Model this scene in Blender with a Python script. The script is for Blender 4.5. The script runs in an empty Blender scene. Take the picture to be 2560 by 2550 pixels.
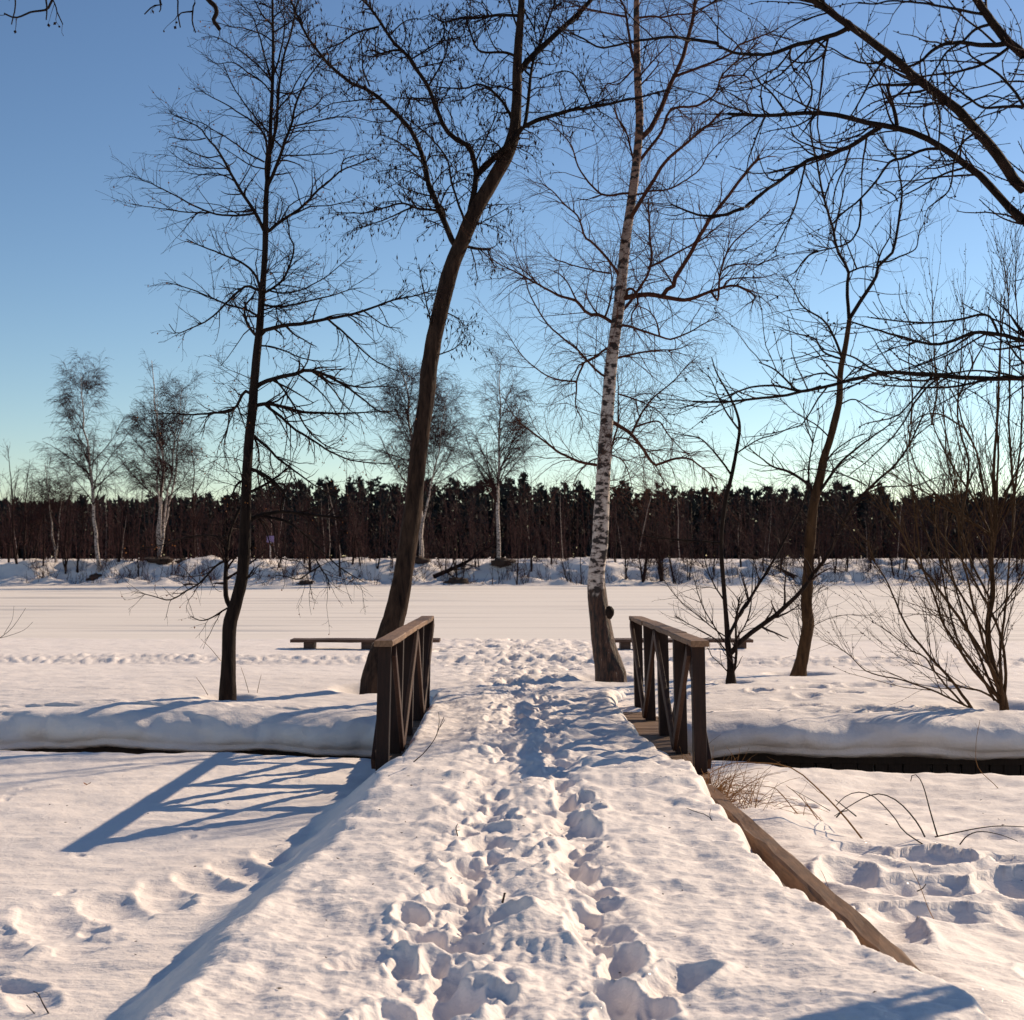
import bpy, math
import numpy as np
from mathutils import Vector

# ------------------------------------------------------------------ camera, sky, sun, exposure
SC = bpy.context.scene
COL = SC.collection
FPX, CX, HY, EYE = 3643.0, 1280.0, 1391.0, 1.65      # focal length, centre, horizon (photo pixels), eye height

cam_d = bpy.data.cameras.new('camera')
cam = bpy.data.objects.new('camera', cam_d)
COL.objects.link(cam)
cam.location = (0, 0, EYE)
cam.rotation_euler = (math.radians(90), 0, 0)
cam_d.sensor_fit = 'HORIZONTAL'
cam_d.sensor_width = 56.2
cam_d.lens = 56.2 * FPX / 2560.0
cam_d.shift_y = (HY - 1275.0) / 2560.0
cam_d.clip_start = 0.05
cam_d.clip_end = 5000
cam_d.dof.use_dof = True
cam_d.dof.focus_distance = 12.0
cam_d.dof.aperture_fstop = 9.0
SC.camera = cam

TO_SUN = Vector((2.0, 1.7, 1.34)).normalized()
SUN_EL = math.asin(TO_SUN.z)
SUN_AZ = math.atan2(TO_SUN.x, TO_SUN.y)              # clockwise from +Y

world = bpy.data.worlds.new('World')
SC.world = world
world.use_nodes = True
wn = world.node_tree.nodes
wl = world.node_tree.links
for n in list(wn):
    wn.remove(n)
w_out = wn.new('ShaderNodeOutputWorld')
w_bg = wn.new('ShaderNodeBackground')
w_sky = wn.new('ShaderNodeTexSky')
w_sky.sky_type = 'NISHITA'
w_sky.sun_disc = False
w_sky.sun_elevation = SUN_EL
w_sky.sun_rotation = SUN_AZ
w_sky.altitude = 500
w_sky.air_density = 1.0
w_sky.dust_density = 0.2
w_sky.ozone_density = 1.5
w_bg.inputs['Strength'].default_value = 0.057
w_gam = wn.new('ShaderNodeGamma')                    # film contrast of the sky, the same in every direction
w_gam.inputs['Gamma'].default_value = 1.30
wl.new(w_sky.outputs[0], w_gam.inputs['Color'])
wl.new(w_gam.outputs[0], w_bg.inputs['Color'])
wl.new(w_bg.outputs[0], w_out.inputs['Surface'])

sun_d = bpy.data.lights.new('sun', 'SUN')
sun = bpy.data.objects.new('sun', sun_d)
COL.objects.link(sun)
sun_d.energy = 5.0
sun_d.angle = math.radians(0.5)
sun_d.color = (1.0, 0.80, 0.57)
sun.rotation_euler = (-TO_SUN).to_track_quat('-Z', 'Y').to_euler()
sun.location = (20, 17, 14)

SC.view_settings.view_transform = 'Standard'
SC.view_settings.look = 'None'
SC.view_settings.exposure = 0.18
SC.view_settings.gamma = 1.0
SC.view_settings.use_curve_mapping = False
SC.render.engine = 'CYCLES'
SC.cycles.use_denoising = True
SC.cycles.max_bounces = 6
SC.cycles.diffuse_bounces = 4
SC.cycles.glossy_bounces = 2
SC.cycles.transmission_bounces = 2
SC.cycles.caustics_reflective = False
SC.cycles.caustics_refractive = False

# ------------------------------------------------------------------ small helpers
RNG = np.random.default_rng(7)

def tag(o, label=None, cat=None, group=None, kind=None):
    if label: o['label'] = label
    if cat: o['category'] = cat
    if group: o['group'] = group
    if kind: o['kind'] = kind
    return o

def empty(name, loc, label=None, cat=None, group=None, rz=0.0):
    o = bpy.data.objects.new(name, None)
    COL.objects.link(o)
    o.location = loc
    o.rotation_euler = (0, 0, rz)
    o.empty_display_size = 0.1
    return tag(o, label, cat, group)

def at(x, y, Y):
    """photo pixel -> point of the place at distance Y"""
    return np.array(((x - CX) / FPX * Y, Y, EYE - (y - HY) / FPX * Y))

def ground_at(x, y, z):
    return (EYE - z) * FPX / (y - HY)

def sstep(a, b, x):
    t = np.clip((x - a) / (b - a), 0, 1)
    return t * t * (3 - 2 * t)

def _hash(ix, iy, seed):
    h = (ix.astype(np.int64) * 374761393 + iy.astype(np.int64) * 668265263 + seed * 2147483647) & 0xffffffff
    h = ((h ^ (h >> 13)) * 1274126177) & 0xffffffff
    h = ((h ^ (h >> 16)) * 2246822519) & 0xffffffff
    return (h ^ (h >> 15)) & 0xffffffff

def noise(x, y, seed=0):
    x = np.asarray(x, float); y = np.asarray(y, float)
    x, y = np.broadcast_arrays(x, y)
    x0 = np.floor(x); y0 = np.floor(y)
    fx = x - x0; fy = y - y0
    ix = x0.astype(np.int64); iy = y0.astype(np.int64)
    def g(dx, dy):
        a = _hash(ix + dx, iy + dy, seed) * (2 * math.pi / 4294967296.0)
        return np.cos(a) * (fx - dx) + np.sin(a) * (fy - dy)
    u = fx * fx * fx * (fx * (fx * 6 - 15) + 10)
    v = fy * fy * fy * (fy * (fy * 6 - 15) + 10)
    a = g(0, 0); b = g(1, 0); c = g(0, 1); d = g(1, 1)
    return 1.4 * ((a + (b - a) * u) * (1 - v) + (c + (d - c) * u) * v)

def fbm(x, y, octv, seed, gain=0.5, lac=2.03):
    s = 0.0; a = 1.0
    for i in range(octv):
        s = s + a * noise(x, y, seed + i * 17)
        x = x * lac + 3.1; y = y * lac + 1.7; a *= gain
    return s

def billow(x, y, octv, seed, gain=0.5):
    s = 0.0; a = 1.0
    for i in range(octv):
        s = s + a * np.abs(noise(x, y, seed + i * 31))
        x = x * 2.1 + 5.3; y = y * 2.1 + 2.2; a *= gain
    return s

def mesh_np(name, verts, quads=None, tris=None, smooth=True):
    me = bpy.data.meshes.new(name)
    verts = np.ascontiguousarray(verts, dtype=np.float32).reshape(-1, 3)
    nq = 0 if quads is None else len(quads)
    nt = 0 if tris is None else len(tris)
    me.vertices.add(len(verts))
    me.vertices.foreach_set('co', verts.ravel())
    idx = []
    if nq: idx.append(np.asarray(quads, np.int32).ravel())
    if nt: idx.append(np.asarray(tris, np.int32).ravel())
    idx = np.concatenate(idx)
    me.loops.add(len(idx))
    me.loops.foreach_set('vertex_index', idx)
    me.polygons.add(nq + nt)
    st = np.concatenate([np.arange(nq) * 4, nq * 4 + np.arange(nt) * 3]).astype(np.int32)
    me.polygons.foreach_set('loop_start', st)
    me.polygons.foreach_set('use_smooth', np.full(nq + nt, smooth, dtype=bool))
    me.update(calc_edges=True)
    me.validate()
    return me

def obj(name, me, mat, parent=None, loc=None):
    o = bpy.data.objects.new(name, me)
    COL.objects.link(o)
    if mat is not None and not me.materials:
        me.materials.append(mat)
    if parent is not None:
        o.parent = parent
    if loc is not None:
        o.location = loc
    return o

def grid_faces(nr, nc):
    i = np.arange(nr - 1)[:, None] * nc + np.arange(nc - 1)[None, :]
    i = i.ravel()
    return np.stack([i, i + 1, i + nc + 1, i + nc], 1)

class Tubes:
    """collects batches of tapering tubes and links them as one mesh"""
    def __init__(self):
        self.V = []; self.Q = []; self.T = []; self.n = 0
    def add(self, P, R, sides, rough=None):
        P = np.asarray(P, float); R = np.asarray(R, float)
        if P.ndim == 2: P = P[None]; R = R[None]
        B, n, _ = P.shape
        if B == 0: return self
        T = np.gradient(P, axis=1)
        T /= np.linalg.norm(T, axis=2, keepdims=True) + 1e-9
        m = np.abs(T[:, :, 2].mean(1)) > 0.75
        ref = np.where(m[:, None], np.array([[0.31, 0.95, 0.0]]), np.array([[0, 0, 1.0]]))[:, None, :]
        U = np.cross(T, np.broadcast_to(ref, T.shape))
        U /= np.linalg.norm(U, axis=2, keepdims=True) + 1e-9
        W = np.cross(T, U)
        a = np.arange(sides) * 2 * math.pi / sides
        rad = R[:, :, None] * np.ones(sides)
        if rough is not None:
            rad = rad * rough
        ring = P[:, :, None, :] + rad[..., None] * (np.cos(a)[None, None, :, None] * U[:, :, None, :] + np.sin(a)[None, None, :, None] * W[:, :, None, :])
        V = ring.reshape(-1, 3)
        b = np.arange(B)[:, None, None] * (n * sides) + np.arange(n - 1)[None, :, None] * sides
        s = np.arange(sides)[None, None, :]; s2 = (s + 1) % sides
        q = np.stack([b + s, b + s2, b + s2 + sides, b + s + sides], -1).reshape(-1, 4) + self.n
        self.V.append(V); self.Q.append(q); self.n += len(V)
        return self
    def blobs(self, C, D, ln, w):
        """little four-sided drops: centres C hanging along D"""
        C = np.asarray(C, float)
        B = len(C)
        if B == 0: return self
        D = D / (np.linalg.norm(D, axis=1, keepdims=True) + 1e-9)
        U = np.cross(D, np.array([[0.83, 0.55, 0.1]])); U /= np.linalg.norm(U, axis=1, keepdims=True) + 1e-9
        W = np.cross(D, U)
        ln = np.broadcast_to(np.asarray(ln, float).reshape(-1, 1), (B, 1)); w = np.broadcast_to(np.asarray(w, float).reshape(-1, 1), (B, 1))
        top = C; bot = C + D * ln; mid = C + D * ln * 0.5
        V = np.stack([top, mid + U * w, mid + W * w, mid - U * w, mid - W * w, bot], 1).reshape(-1, 3)
        f = np.array([[0, 1, 2], [0, 2, 3], [0, 3, 4], [0, 4, 1], [5, 2, 1], [5, 3, 2], [5, 4, 3], [5, 1, 4]])
        t = (np.arange(B)[:, None, None] * 6 + f[None]).reshape(-1, 3) + self.n
        self.V.append(V); self.T.append(t); self.n += len(V)
        return self
    def build(self, name, mat, parent=None, origin=None, smooth=True):
        if not self.V: return None
        V = np.concatenate(self.V)
        if origin is not None: V = V - np.asarray(origin)
        Q = np.concatenate(self.Q) if self.Q else None
        T = np.concatenate(self.T) if self.T else None
        return obj(name, mesh_np(name, V, Q, T, smooth), mat, parent)

def resample(p, n):
    """smooth curve through the points p, n samples"""
    p = np.asarray(p, float)
    if len(p) == 2:
        t = np.linspace(0, 1, n)[:, None]
        return p[0] * (1 - t) + p[1] * t
    d = np.concatenate([[0], np.cumsum(np.linalg.norm(np.diff(p, axis=0), axis=1) + 1e-9)])
    q = np.concatenate([[2 * p[0] - p[1]], p, [2 * p[-1] - p[-2]]])
    s = np.linspace(0, d[-1], n)
    k = np.clip(np.searchsorted(d, s, side='right') - 1, 0, len(p) - 2)
    u = ((s - d[k]) / (d[k + 1] - d[k]))[:, None]
    a, b, c, e = q[k], q[k + 1], q[k + 2], q[k + 3]
    return 0.5 * (2 * b + (c - a) * u + (2 * a - 5 * b + 4 * c - e) * u ** 2 + (3 * b - a - 3 * c + e) * u ** 3)

def plen(P):
    return np.linalg.norm(np.diff(P, axis=1), axis=2).sum(1)

def spawn(rng, P, R, dens, t0, t1, L0, L1, ang, n, trop=0.0, wig=0.15, rf=0.55, rmin=0.002, rmax=9, angj=0.3, taper=0.5, rel=False, flat=None):
    """branches growing off every tube of a batch"""
    ln = plen(P)
    cnt = np.maximum(0, np.floor(ln * dens * (t1 - t0) + rng.random(len(ln)))).astype(int)
    idx = np.repeat(np.arange(len(ln)), cnt)
    K = len(idx)
    if K == 0: return np.zeros((0, n, 3)), np.zeros((0, n))
    t = t0 + (t1 - t0) * rng.random(K)
    m = P.shape[1]
    f = t * (m - 1); i = np.minimum(f.astype(int), m - 2); u = (f - i)[:, None]
    pos = P[idx, i] * (1 - u) + P[idx, i + 1] * u
    rad = R[idx, i] * (1 - u[:, 0]) + R[idx, i + 1] * u[:, 0]
    tan = P[idx, i + 1] - P[idx, i]
    tan /= np.linalg.norm(tan, axis=1, keepdims=True) + 1e-9
    v = rng.normal(size=(K, 3))
    if flat is not None: v = v * np.asarray(flat)
    v -= (v * tan).sum(1, keepdims=True) * tan
    v /= np.linalg.norm(v, axis=1, keepdims=True) + 1e-9
    a = (ang * (1 + angj * rng.normal(size=K)))[:, None]
    d = np.cos(a) * tan + np.sin(a) * v
    L = (L0 + (L1 - L0) * rng.random(K)) * (1 - taper * (t - t0) / max(t1 - t0, 1e-6))
    if rel: L = L * ln[idx]
    st = (L / (n - 1))[:, None]
    out = np.empty((K, n, 3)); out[:, 0] = pos
    drift = rng.normal(size=(K, 3)) * wig * 0.4
    for k in range(1, n):
        d = d + rng.normal(size=(K, 3)) * wig + drift
        d[:, 2] += trop
        d /= np.linalg.norm(d, axis=1, keepdims=True) + 1e-9
        out[:, k] = out[:, k - 1] + d * st
    r0 = np.clip(rad * rf, rmin, rmax)
    rr = r0[:, None] * np.linspace(1, 0.35, n)[None]
    return out, np.maximum(rr, rmin * 0.6)

# ------------------------------------------------------------------ materials
def new_mat(name):
    m = bpy.data.materials.new(name)
    m.use_nodes = True
    nt = m.node_tree
    b = nt.nodes['Principled BSDF']
    return m, nt, b

def N(nt, kind, **kw):
    n = nt.nodes.new(kind)
    for k, v in kw.items():
        if k in n.inputs.keys(): n.inputs[k].default_value = v
        else: setattr(n, k, v)
    return n

def coords(nt, scale=(1, 1, 1), space='Object', rot=(0, 0, 0)):
    tc = nt.nodes.new('ShaderNodeTexCoord')
    mp = nt.nodes.new('ShaderNodeMapping')
    mp.inputs['Scale'].default_value = scale
    mp.inputs['Rotation'].default_value = rot
    nt.links.new(tc.outputs[space], mp.inputs['Vector'])
    return mp.outputs['Vector']

def ramp(nt, fac, stops):
    r = nt.nodes.new('ShaderNodeValToRGB')
    e = r.color_ramp.elements
    while len(e) < len(stops): e.new(0.5)
    for i, (p, c) in enumerate(stops):
        e[i].position = p
        e[i].color = (*c, 1) if len(c) == 3 else c
    nt.links.new(fac, r.inputs['Fac'])
    return r.outputs['Color']

def tex_noise(nt, vec, scale, detail=4, rough=0.55):
    n = N(nt, 'ShaderNodeTexNoise', Scale=scale, Detail=detail, Roughness=rough)
    nt.links.new(vec, n.inputs['Vector'])
    return n.outputs['Fac']

def add_bump(nt, b, height, strength=0.4, dist=0.01):
    bp = N(nt, 'ShaderNodeBump', Strength=strength, Distance=dist)
    nt.links.new(height, bp.inputs['Height'])
    nt.links.new(bp.outputs['Normal'], b.inputs['Normal'])
    return bp

def snow_mat(name, c0, c1, scale=1.3, bump=0.6, bscale=70, bdist=0.014, glint=True):
    m, nt, b = new_mat(name)
    v = coords(nt)
    f = tex_noise(nt, v, scale, 5)
    nt.links.new(ramp(nt, f, [(0.3, c0), (0.7, c1)]), b.inputs['Base Color'])
    b.inputs['Roughness'].default_value = 0.75
    b.inputs['Specular IOR Level'].default_value = 0.25
    h1 = tex_noise(nt, coords(nt, (1, 1.6, 1)), bscale * 0.35, 4, 0.6)
    h2 = tex_noise(nt, v, bscale * 1.6, 4, 0.7)
    hh = nt.nodes.new('ShaderNodeMath'); hh.operation = 'MULTIPLY_ADD'; hh.inputs[1].default_value = 0.35
    pm = ramp(nt, tex_noise(nt, v, 1.7, 3), [(0.38, (0.05, 0.05, 0.05)), (0.66, (1, 1, 1))])
    pg = nt.nodes.new('ShaderNodeMath'); pg.operation = 'MULTIPLY'
    nt.links.new(h2, pg.inputs[0]); nt.links.new(pm, pg.inputs[1])
    nt.links.new(pg.outputs[0], hh.inputs[0]); nt.links.new(h1, hh.inputs[2])
    bp = add_bump(nt, b, hh.outputs[0], bump, bdist)
    if glint:
        # ice crystals: sparse cells with their own facet and a mirror-like coat
        vo = N(nt, 'ShaderNodeTexVoronoi', Scale=260.0)
        nt.links.new(v, vo.inputs['Vector'])
        sub = nt.nodes.new('ShaderNodeVectorMath'); sub.operation = 'SUBTRACT'
        nt.links.new(vo.outputs['Color'], sub.inputs[0]); sub.inputs[1].default_value = (0.5, 0.5, 0.5)
        sc = nt.nodes.new('ShaderNodeVectorMath'); sc.operation = 'SCALE'
        nt.links.new(sub.outputs[0], sc.inputs[0]); sc.inputs['Scale'].default_value = 2.2
        ge = nt.nodes.new('ShaderNodeNewGeometry')
        ad = nt.nodes.new('ShaderNodeVectorMath'); ad.operation = 'ADD'
        nt.links.new(ge.outputs['Normal'], ad.inputs[0]); nt.links.new(sc.outputs[0], ad.inputs[1])
        nm = nt.nodes.new('ShaderNodeVectorMath'); nm.operation = 'NORMALIZE'
        nt.links.new(ad.outputs[0], nm.inputs[0])
        lt = nt.nodes.new('ShaderNodeMath'); lt.operation = 'LESS_THAN'; lt.inputs[1].default_value = 0.16
        nt.links.new(vo.outputs['Distance'], lt.inputs[0])
        b.inputs['Coat Roughness'].default_value = 0.12
        nt.links.new(nm.outputs[0], b.inputs['Coat Normal'])
        nt.links.new(lt.outputs[0], b.inputs['Coat Weight'])
    return m

def bark_mat(name, c0, c1, scale=18, zs=0.18, bump=0.9, bd=0.018, rough=0.85):
    m, nt, b = new_mat(name)
    v = coords(nt, (1, 1, zs))
    f = tex_noise(nt, v, scale, 6, 0.62)
    nt.links.new(ramp(nt, f, [(0.32, c0), (0.68, c1)]), b.inputs['Base Color'])
    b.inputs['Roughness'].default_value = rough
    b.inputs['Specular IOR Level'].default_value = 0.12
    add_bump(nt, b, tex_noise(nt, v, scale * 2.3, 5, 0.6), bump, bd)
    return m

def wood_mat(name, c0, c1, axis=1, scale=9.0, rough=0.7, bd=0.004):
    m, nt, b = new_mat(name)
    s = [6.0, 6.0, 6.0]; s[axis] = 0.5
    v = coords(nt, tuple(s))
    f = tex_noise(nt, v, scale, 6, 0.65)
    g = tex_noise(nt, coords(nt), 2.4, 4, 0.6)
    mx = nt.nodes.new('ShaderNodeMath'); mx.operation = 'MULTIPLY_ADD'
    nt.links.new(f, mx.inputs[0]); mx.inputs[1].default_value = 0.6
    ml = nt.nodes.new('ShaderNodeMath'); ml.operation = 'MULTIPLY'; ml.inputs[1].default_value = 0.4
    nt.links.new(g, ml.inputs[0]); nt.links.new(ml.outputs[0], mx.inputs[2])
    nt.links.new(ramp(nt, mx.outputs[0], [(0.34, c0), (0.64, c1)]), b.inputs['Base Color'])
    b.inputs['Roughness'].default_value = rough
    b.inputs['Specular IOR Level'].default_value = 0.3
    add_bump(nt, b, f, 0.7, bd)
    return m

M = {}
M['snow'] = snow_mat('snow', (0.85, 0.775, 0.735), (0.91, 0.835, 0.795))
M['snow_far'] = snow_mat('snow_far', (0.83, 0.755, 0.715), (0.90, 0.825, 0.78), 0.8, 0.6, 12, 0.05, False)
M['dark_bark'] = bark_mat('dark_bark', (0.008, 0.005, 0.0045), (0.030, 0.019, 0.015))
M['brown_bark'] = bark_mat('brown_bark', (0.012, 0.007, 0.006), (0.075, 0.044, 0.030), 16, 0.16, 0.9, 0.02)
M['willow_bark'] = bark_mat('willow_bark', (0.032, 0.017, 0.009), (0.095, 0.052, 0.026))
M['twig'] = bark_mat('twig', (0.012, 0.006, 0.006), (0.036, 0.018, 0.015), 20)
M['red_twig'] = bark_mat('red_twig', (0.042, 0.014, 0.010), (0.11, 0.045, 0.028), 20)
M['catkin'] = bark_mat('catkin', (0.012, 0.005, 0.006), (0.03, 0.013, 0.013), 60)
M['dry_leaf'] = bark_mat('dry_leaf', (0.22, 0.08, 0.025), (0.36, 0.15, 0.05), 30)
M['dry_grass'] = bark_mat('dry_grass', (0.17, 0.08, 0.028), (0.38, 0.20, 0.08), 20)
M['far_bark'] = bark_mat('far_bark', (0.012, 0.006, 0.006), (0.036, 0.018, 0.015), 2)
M['far_twig'] = bark_mat('far_twig', (0.020, 0.0075, 0.0095), (0.050, 0.019, 0.019), 2)
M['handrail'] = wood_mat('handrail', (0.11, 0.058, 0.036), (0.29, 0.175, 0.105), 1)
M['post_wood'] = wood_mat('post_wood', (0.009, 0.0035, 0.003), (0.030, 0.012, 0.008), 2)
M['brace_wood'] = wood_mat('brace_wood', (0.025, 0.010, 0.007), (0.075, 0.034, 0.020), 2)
M['deck_wood'] = wood_mat('deck_wood', (0.11, 0.065, 0.04), (0.25, 0.155, 0.095), 0)
M['beam_wood'] = wood_mat('beam_wood', (0.055, 0.027, 0.014), (0.21, 0.11, 0.055), 1)
M['bench_wood'] = wood_mat('bench_wood', (0.045, 0.022, 0.015), (0.14, 0.08, 0.055), 0)
M['wet_wood'] = wood_mat('wet_wood', (0.010, 0.007, 0.006), (0.030, 0.020, 0.015), 2)

def birch_mat(name, base_dark):
    m, nt, b = new_mat(name)
    v = coords(nt, (3.6, 3.6, 7.5))
    f = tex_noise(nt, v, 2.0, 5, 0.62)
    v2 = coords(nt, (9, 9, 90))
    f2 = tex_noise(nt, v2, 1.0, 3, 0.6)
    white = ramp(nt, f, [(0.0, (0.014, 0.009, 0.008)), (0.455, (0.022, 0.013, 0.012)), (0.485, (0.36, 0.28, 0.25)), (0.57, (0.54, 0.47, 0.43)), (0.75, (0.56, 0.47, 0.41))])
    dash = ramp(nt, f2, [(0.30, (0.25, 0.2, 0.18)), (0.40, (1, 1, 1))])
    mul = nt.nodes.new('ShaderNodeMix'); mul.data_type = 'RGBA'; mul.blend_type = 'MULTIPLY'
    mul.inputs['Factor'].default_value = 1.0
    nt.links.new(white, mul.inputs['A']); nt.links.new(dash, mul.inputs['B'])
    colr = mul.outputs['Result']
    hgt = f
    if base_dark:
        # old corky bark near the foot, breaking up into white above
        vb = coords(nt, (26, 26, 5.0))
        g = tex_noise(nt, vb, 1.0, 5, 0.65)
        cork = ramp(nt, g, [(0.40, (0.008, 0.005, 0.004)), (0.50, (0.055, 0.022, 0.013)), (0.58, (0.10, 0.045, 0.026)), (0.64, (0.10, 0.05, 0.032)), (0.68, (0.40, 0.30, 0.24))])
        sep = nt.nodes.new('ShaderNodeSeparateXYZ')
        nt.links.new(coords(nt), sep.inputs[0])
        jz = nt.nodes.new('ShaderNodeMath'); jz.operation = 'MULTIPLY_ADD'
        nt.links.new(tex_noise(nt, coords(nt, (9, 9, 2.2)), 1.0, 3), jz.inputs[0]); jz.inputs[1].default_value = -0.9
        nt.links.new(sep.outputs['Z'], jz.inputs[2])
        mr = N(nt, 'ShaderNodeMapRange'); mr.inputs['From Min'].default_value = 0.98; mr.inputs['From Max'].default_value = 1.10
        nt.links.new(jz.outputs[0], mr.inputs['Value'])
        mix = nt.nodes.new('ShaderNodeMix'); mix.data_type = 'RGBA'
        nt.links.new(mr.outputs[0], mix.inputs['Factor'])
        nt.links.new(cork, mix.inputs['A']); nt.links.new(colr, mix.inputs['B'])
        colr = mix.outputs['Result']
        up = N(nt, 'ShaderNodeMapRange'); up.inputs['From Min'].default_value = 4.2; up.inputs['From Max'].default_value = 8.0
        nt.links.new(sep.outputs['Z'], up.inputs['Value'])
        um = nt.nodes.new('ShaderNodeMix'); um.data_type = 'RGBA'; um.blend_type = 'MULTIPLY'
        nt.links.new(up.outputs[0], um.inputs['Factor']); nt.links.new(colr, um.inputs['A'])
        um.inputs['B'].default_value = (0.50, 0.30, 0.22, 1)
        colr = um.outputs['Result']
        mh = nt.nodes.new('ShaderNodeMix')
        nt.links.new(mr.outputs[0], mh.inputs['Factor']); nt.links.new(g, mh.inputs['A'])
        mh.inputs['B'].default_value = 0.5
        hgt = mh.outputs['Result']
    nt.links.new(colr, b.inputs['Base Color'])
    b.inputs['Roughness'].default_value = 0.7
    add_bump(nt, b, hgt, 1.0, 0.06 if base_dark else 0.01)
    return m

M['birch'] = birch_mat('birch', True)
M['far_birch'] = birch_mat('far_birch', False)

def simple_mat(name, c, rough=0.8):
    m, nt, b = new_mat(name)
    f = tex_noise(nt, coords(nt), 5, 4)
    nt.links.new(ramp(nt, f, [(0.3, tuple(x * 0.8 for x in c)), (0.7, tuple(min(1, x * 1.2) for x in c))]), b.inputs['Base Color'])
    b.inputs['Roughness'].default_value = rough
    return m
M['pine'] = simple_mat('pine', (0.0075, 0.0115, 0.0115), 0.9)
M['sign_panel'] = simple_mat('sign_panel', (0.22, 0.16, 0.36), 0.5)
M['pale_stem'] = simple_mat('pale_stem', (0.30, 0.24, 0.21), 0.7)
M['sign_post'] = simple_mat('sign_post', (0.55, 0.5, 0.48), 0.5)
M['stump'] = simple_mat('stump', (0.05, 0.03, 0.022), 0.9)
M['ice'] = simple_mat('ice', (0.05, 0.05, 0.055), 0.25)

# ------------------------------------------------------------------ terrain
def y_near(X):  return 14.95 - 0.13 * X          # near edge of the ditch
def y_far(X):   return 16.85 - 0.06 * X          # foot of the far edge
Yk = [4.0, 5.4, 5.7, 6.5, 8.0, 11.3, 13.0]
def path_left(Y):  return np.interp(Y, Yk, [-1.46, -1.39, -1.36, -1.30, -1.19, -1.05, -1.0])
def path_right(Y): return np.interp(Y, [4, 5.6, 6.0, 6.4, 7.3, 8.2, 9.5, 10.8, 12], [1.92, 1.78, 1.68, 1.60, 1.50, 1.41, 1.42, 1.44, 1.45])
def track_a(Y): return np.interp(Y, [4, 5.5, 7.7, 10, 12, 16, 20, 30], [-0.42, -0.33, -0.22, -0.16, -0.07, 0.06, 0.16, -0.1])
def track_b(Y): return np.interp(Y, [4, 5.5, 8, 10.4, 14, 16, 20, 30], [0.50, 0.43, 0.37, 0.38, 0.33, 0.27, 0.36, 0.6])

prng = np.random.default_rng(21)
PRINTS = []                                        # x, y, angle, half length, half width, depth
for Y in np.arange(4.2, 31.0, 0.16):
    for tr, sd in ((track_a, 0.15), (track_b, 0.09)):
        if prng.random() < 0.8:
            PRINTS.append((tr(Y) + prng.normal() * sd, Y + prng.normal() * 0.07, prng.normal() * 0.25,
                           prng.uniform(0.085, 0.15), prng.uniform(0.05, 0.09), prng.uniform(0.02, 0.075)))
# the deep holes close to the camera and the ones worn into the right-hand bank
for x, y, a, l, w, d in ((-0.40, 6.42, .1, .13, .085, .18), (-0.20, 5.62, .2, .20, .11, .19), (-0.40, 5.22, -.1, .26, .13, .22),
                         (-0.23, 6.38, .3, .13, .10, .12), (-0.02, 6.75, .0, .12, .09, .12), (-0.25, 7.75, .1, .16, .09, .16),
                         (-0.28, 7.15, .4, .14, .10, .14), (0.47, 6.08, .1, .2, .07, .17), (0.41, 5.62, -.2, .2, .08, .17),
                         (0.40, 5.25, .1, .22, .09, .18), (0.40, 9.0, 0, .2, .08, .16), (0.34, 7.65, .2, .17, .09, .14),
                         (0.68, 5.86, .6, .18, .09, .11), (-0.15, 8.5, .2, .2, .1, .14), (-0.1, 9.4, 0, .2, .09, .12),
                         (0.37, 9.9, 0, .25, .07, .15), (0.36, 10.6, 0, .2, .07, .13), (-0.62, 6.1, .5, .14, .09, .07)):
    PRINTS.append((x, y, a, l, w * 1.1, d * 0.62))
SOFT = []
for x, y, a, l, w, d in ((2.72, 9.45, 1.0, .30, .24, .20), (2.02, 8.75, .3, .24, .15, .12), (2.42, 8.55, 1.2, .36, .18, .13), (3.05, 8.75, .6, .30, .22, .17),
                         (2.30, 7.95, 1.3, .42, .15, .12), (2.85, 8.05, .8, .24, .18, .09), (3.3, 9.5, .3, .24, .2, .10), (1.96, 7.55, .1, .40, .14, .10), (2.35, 9.75, .4, .22, .16, .08),
                         (1.92, 11.4, .2, .18, .12, .1), (2.2, 11.6, 1, .2, .14, .08), (2.9, 7.2, .5, .12, .08, .05), (2.55, 6.9, .3, .2, .12, .05), (3.4, 10.6, 1.2, .3, .2, .06)):
    SOFT.append((x, y, a, l, w, d))
for k in range(7):                                 # a drifted-over track left of the path
    s_ = k / 6
    SOFT.append((-2.75 + 1.25 * s_ + prng.normal() * 0.04, 7.8 + 2.1 * s_, -2.1 + prng.normal() * 0.15 + 1.57, prng.uniform(.30, .46), prng.uniform(.13, .19), prng.uniform(.035, .07)))
for k in range(5):
    s_ = prng.random()
    SOFT.append((-2.75 + 1.25 * s_ + prng.normal() * 0.09, 7.75 + 2.1 * s_ + prng.normal() * 0.1, prng.uniform(0, 3), prng.uniform(.10, .18), prng.uniform(.08, .12), prng.uniform(.03, .06)))
for k in range(10):
    SOFT.append((prng.uniform(-3.4, -2.2), prng.uniform(6.6, 8.0), prng.uniform(0, 3), prng.uniform(.10, .24), prng.uniform(.08, .16), prng.uniform(.015, .045)))
for k in range(12):
    SOFT.append((prng.uniform(-4.8, -1.9), prng.uniform(8.5, 13.5), prng.uniform(0, 3), prng.uniform(.04, .09), prng.uniform(.03, .05), prng.uniform(.015, .03)))

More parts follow.
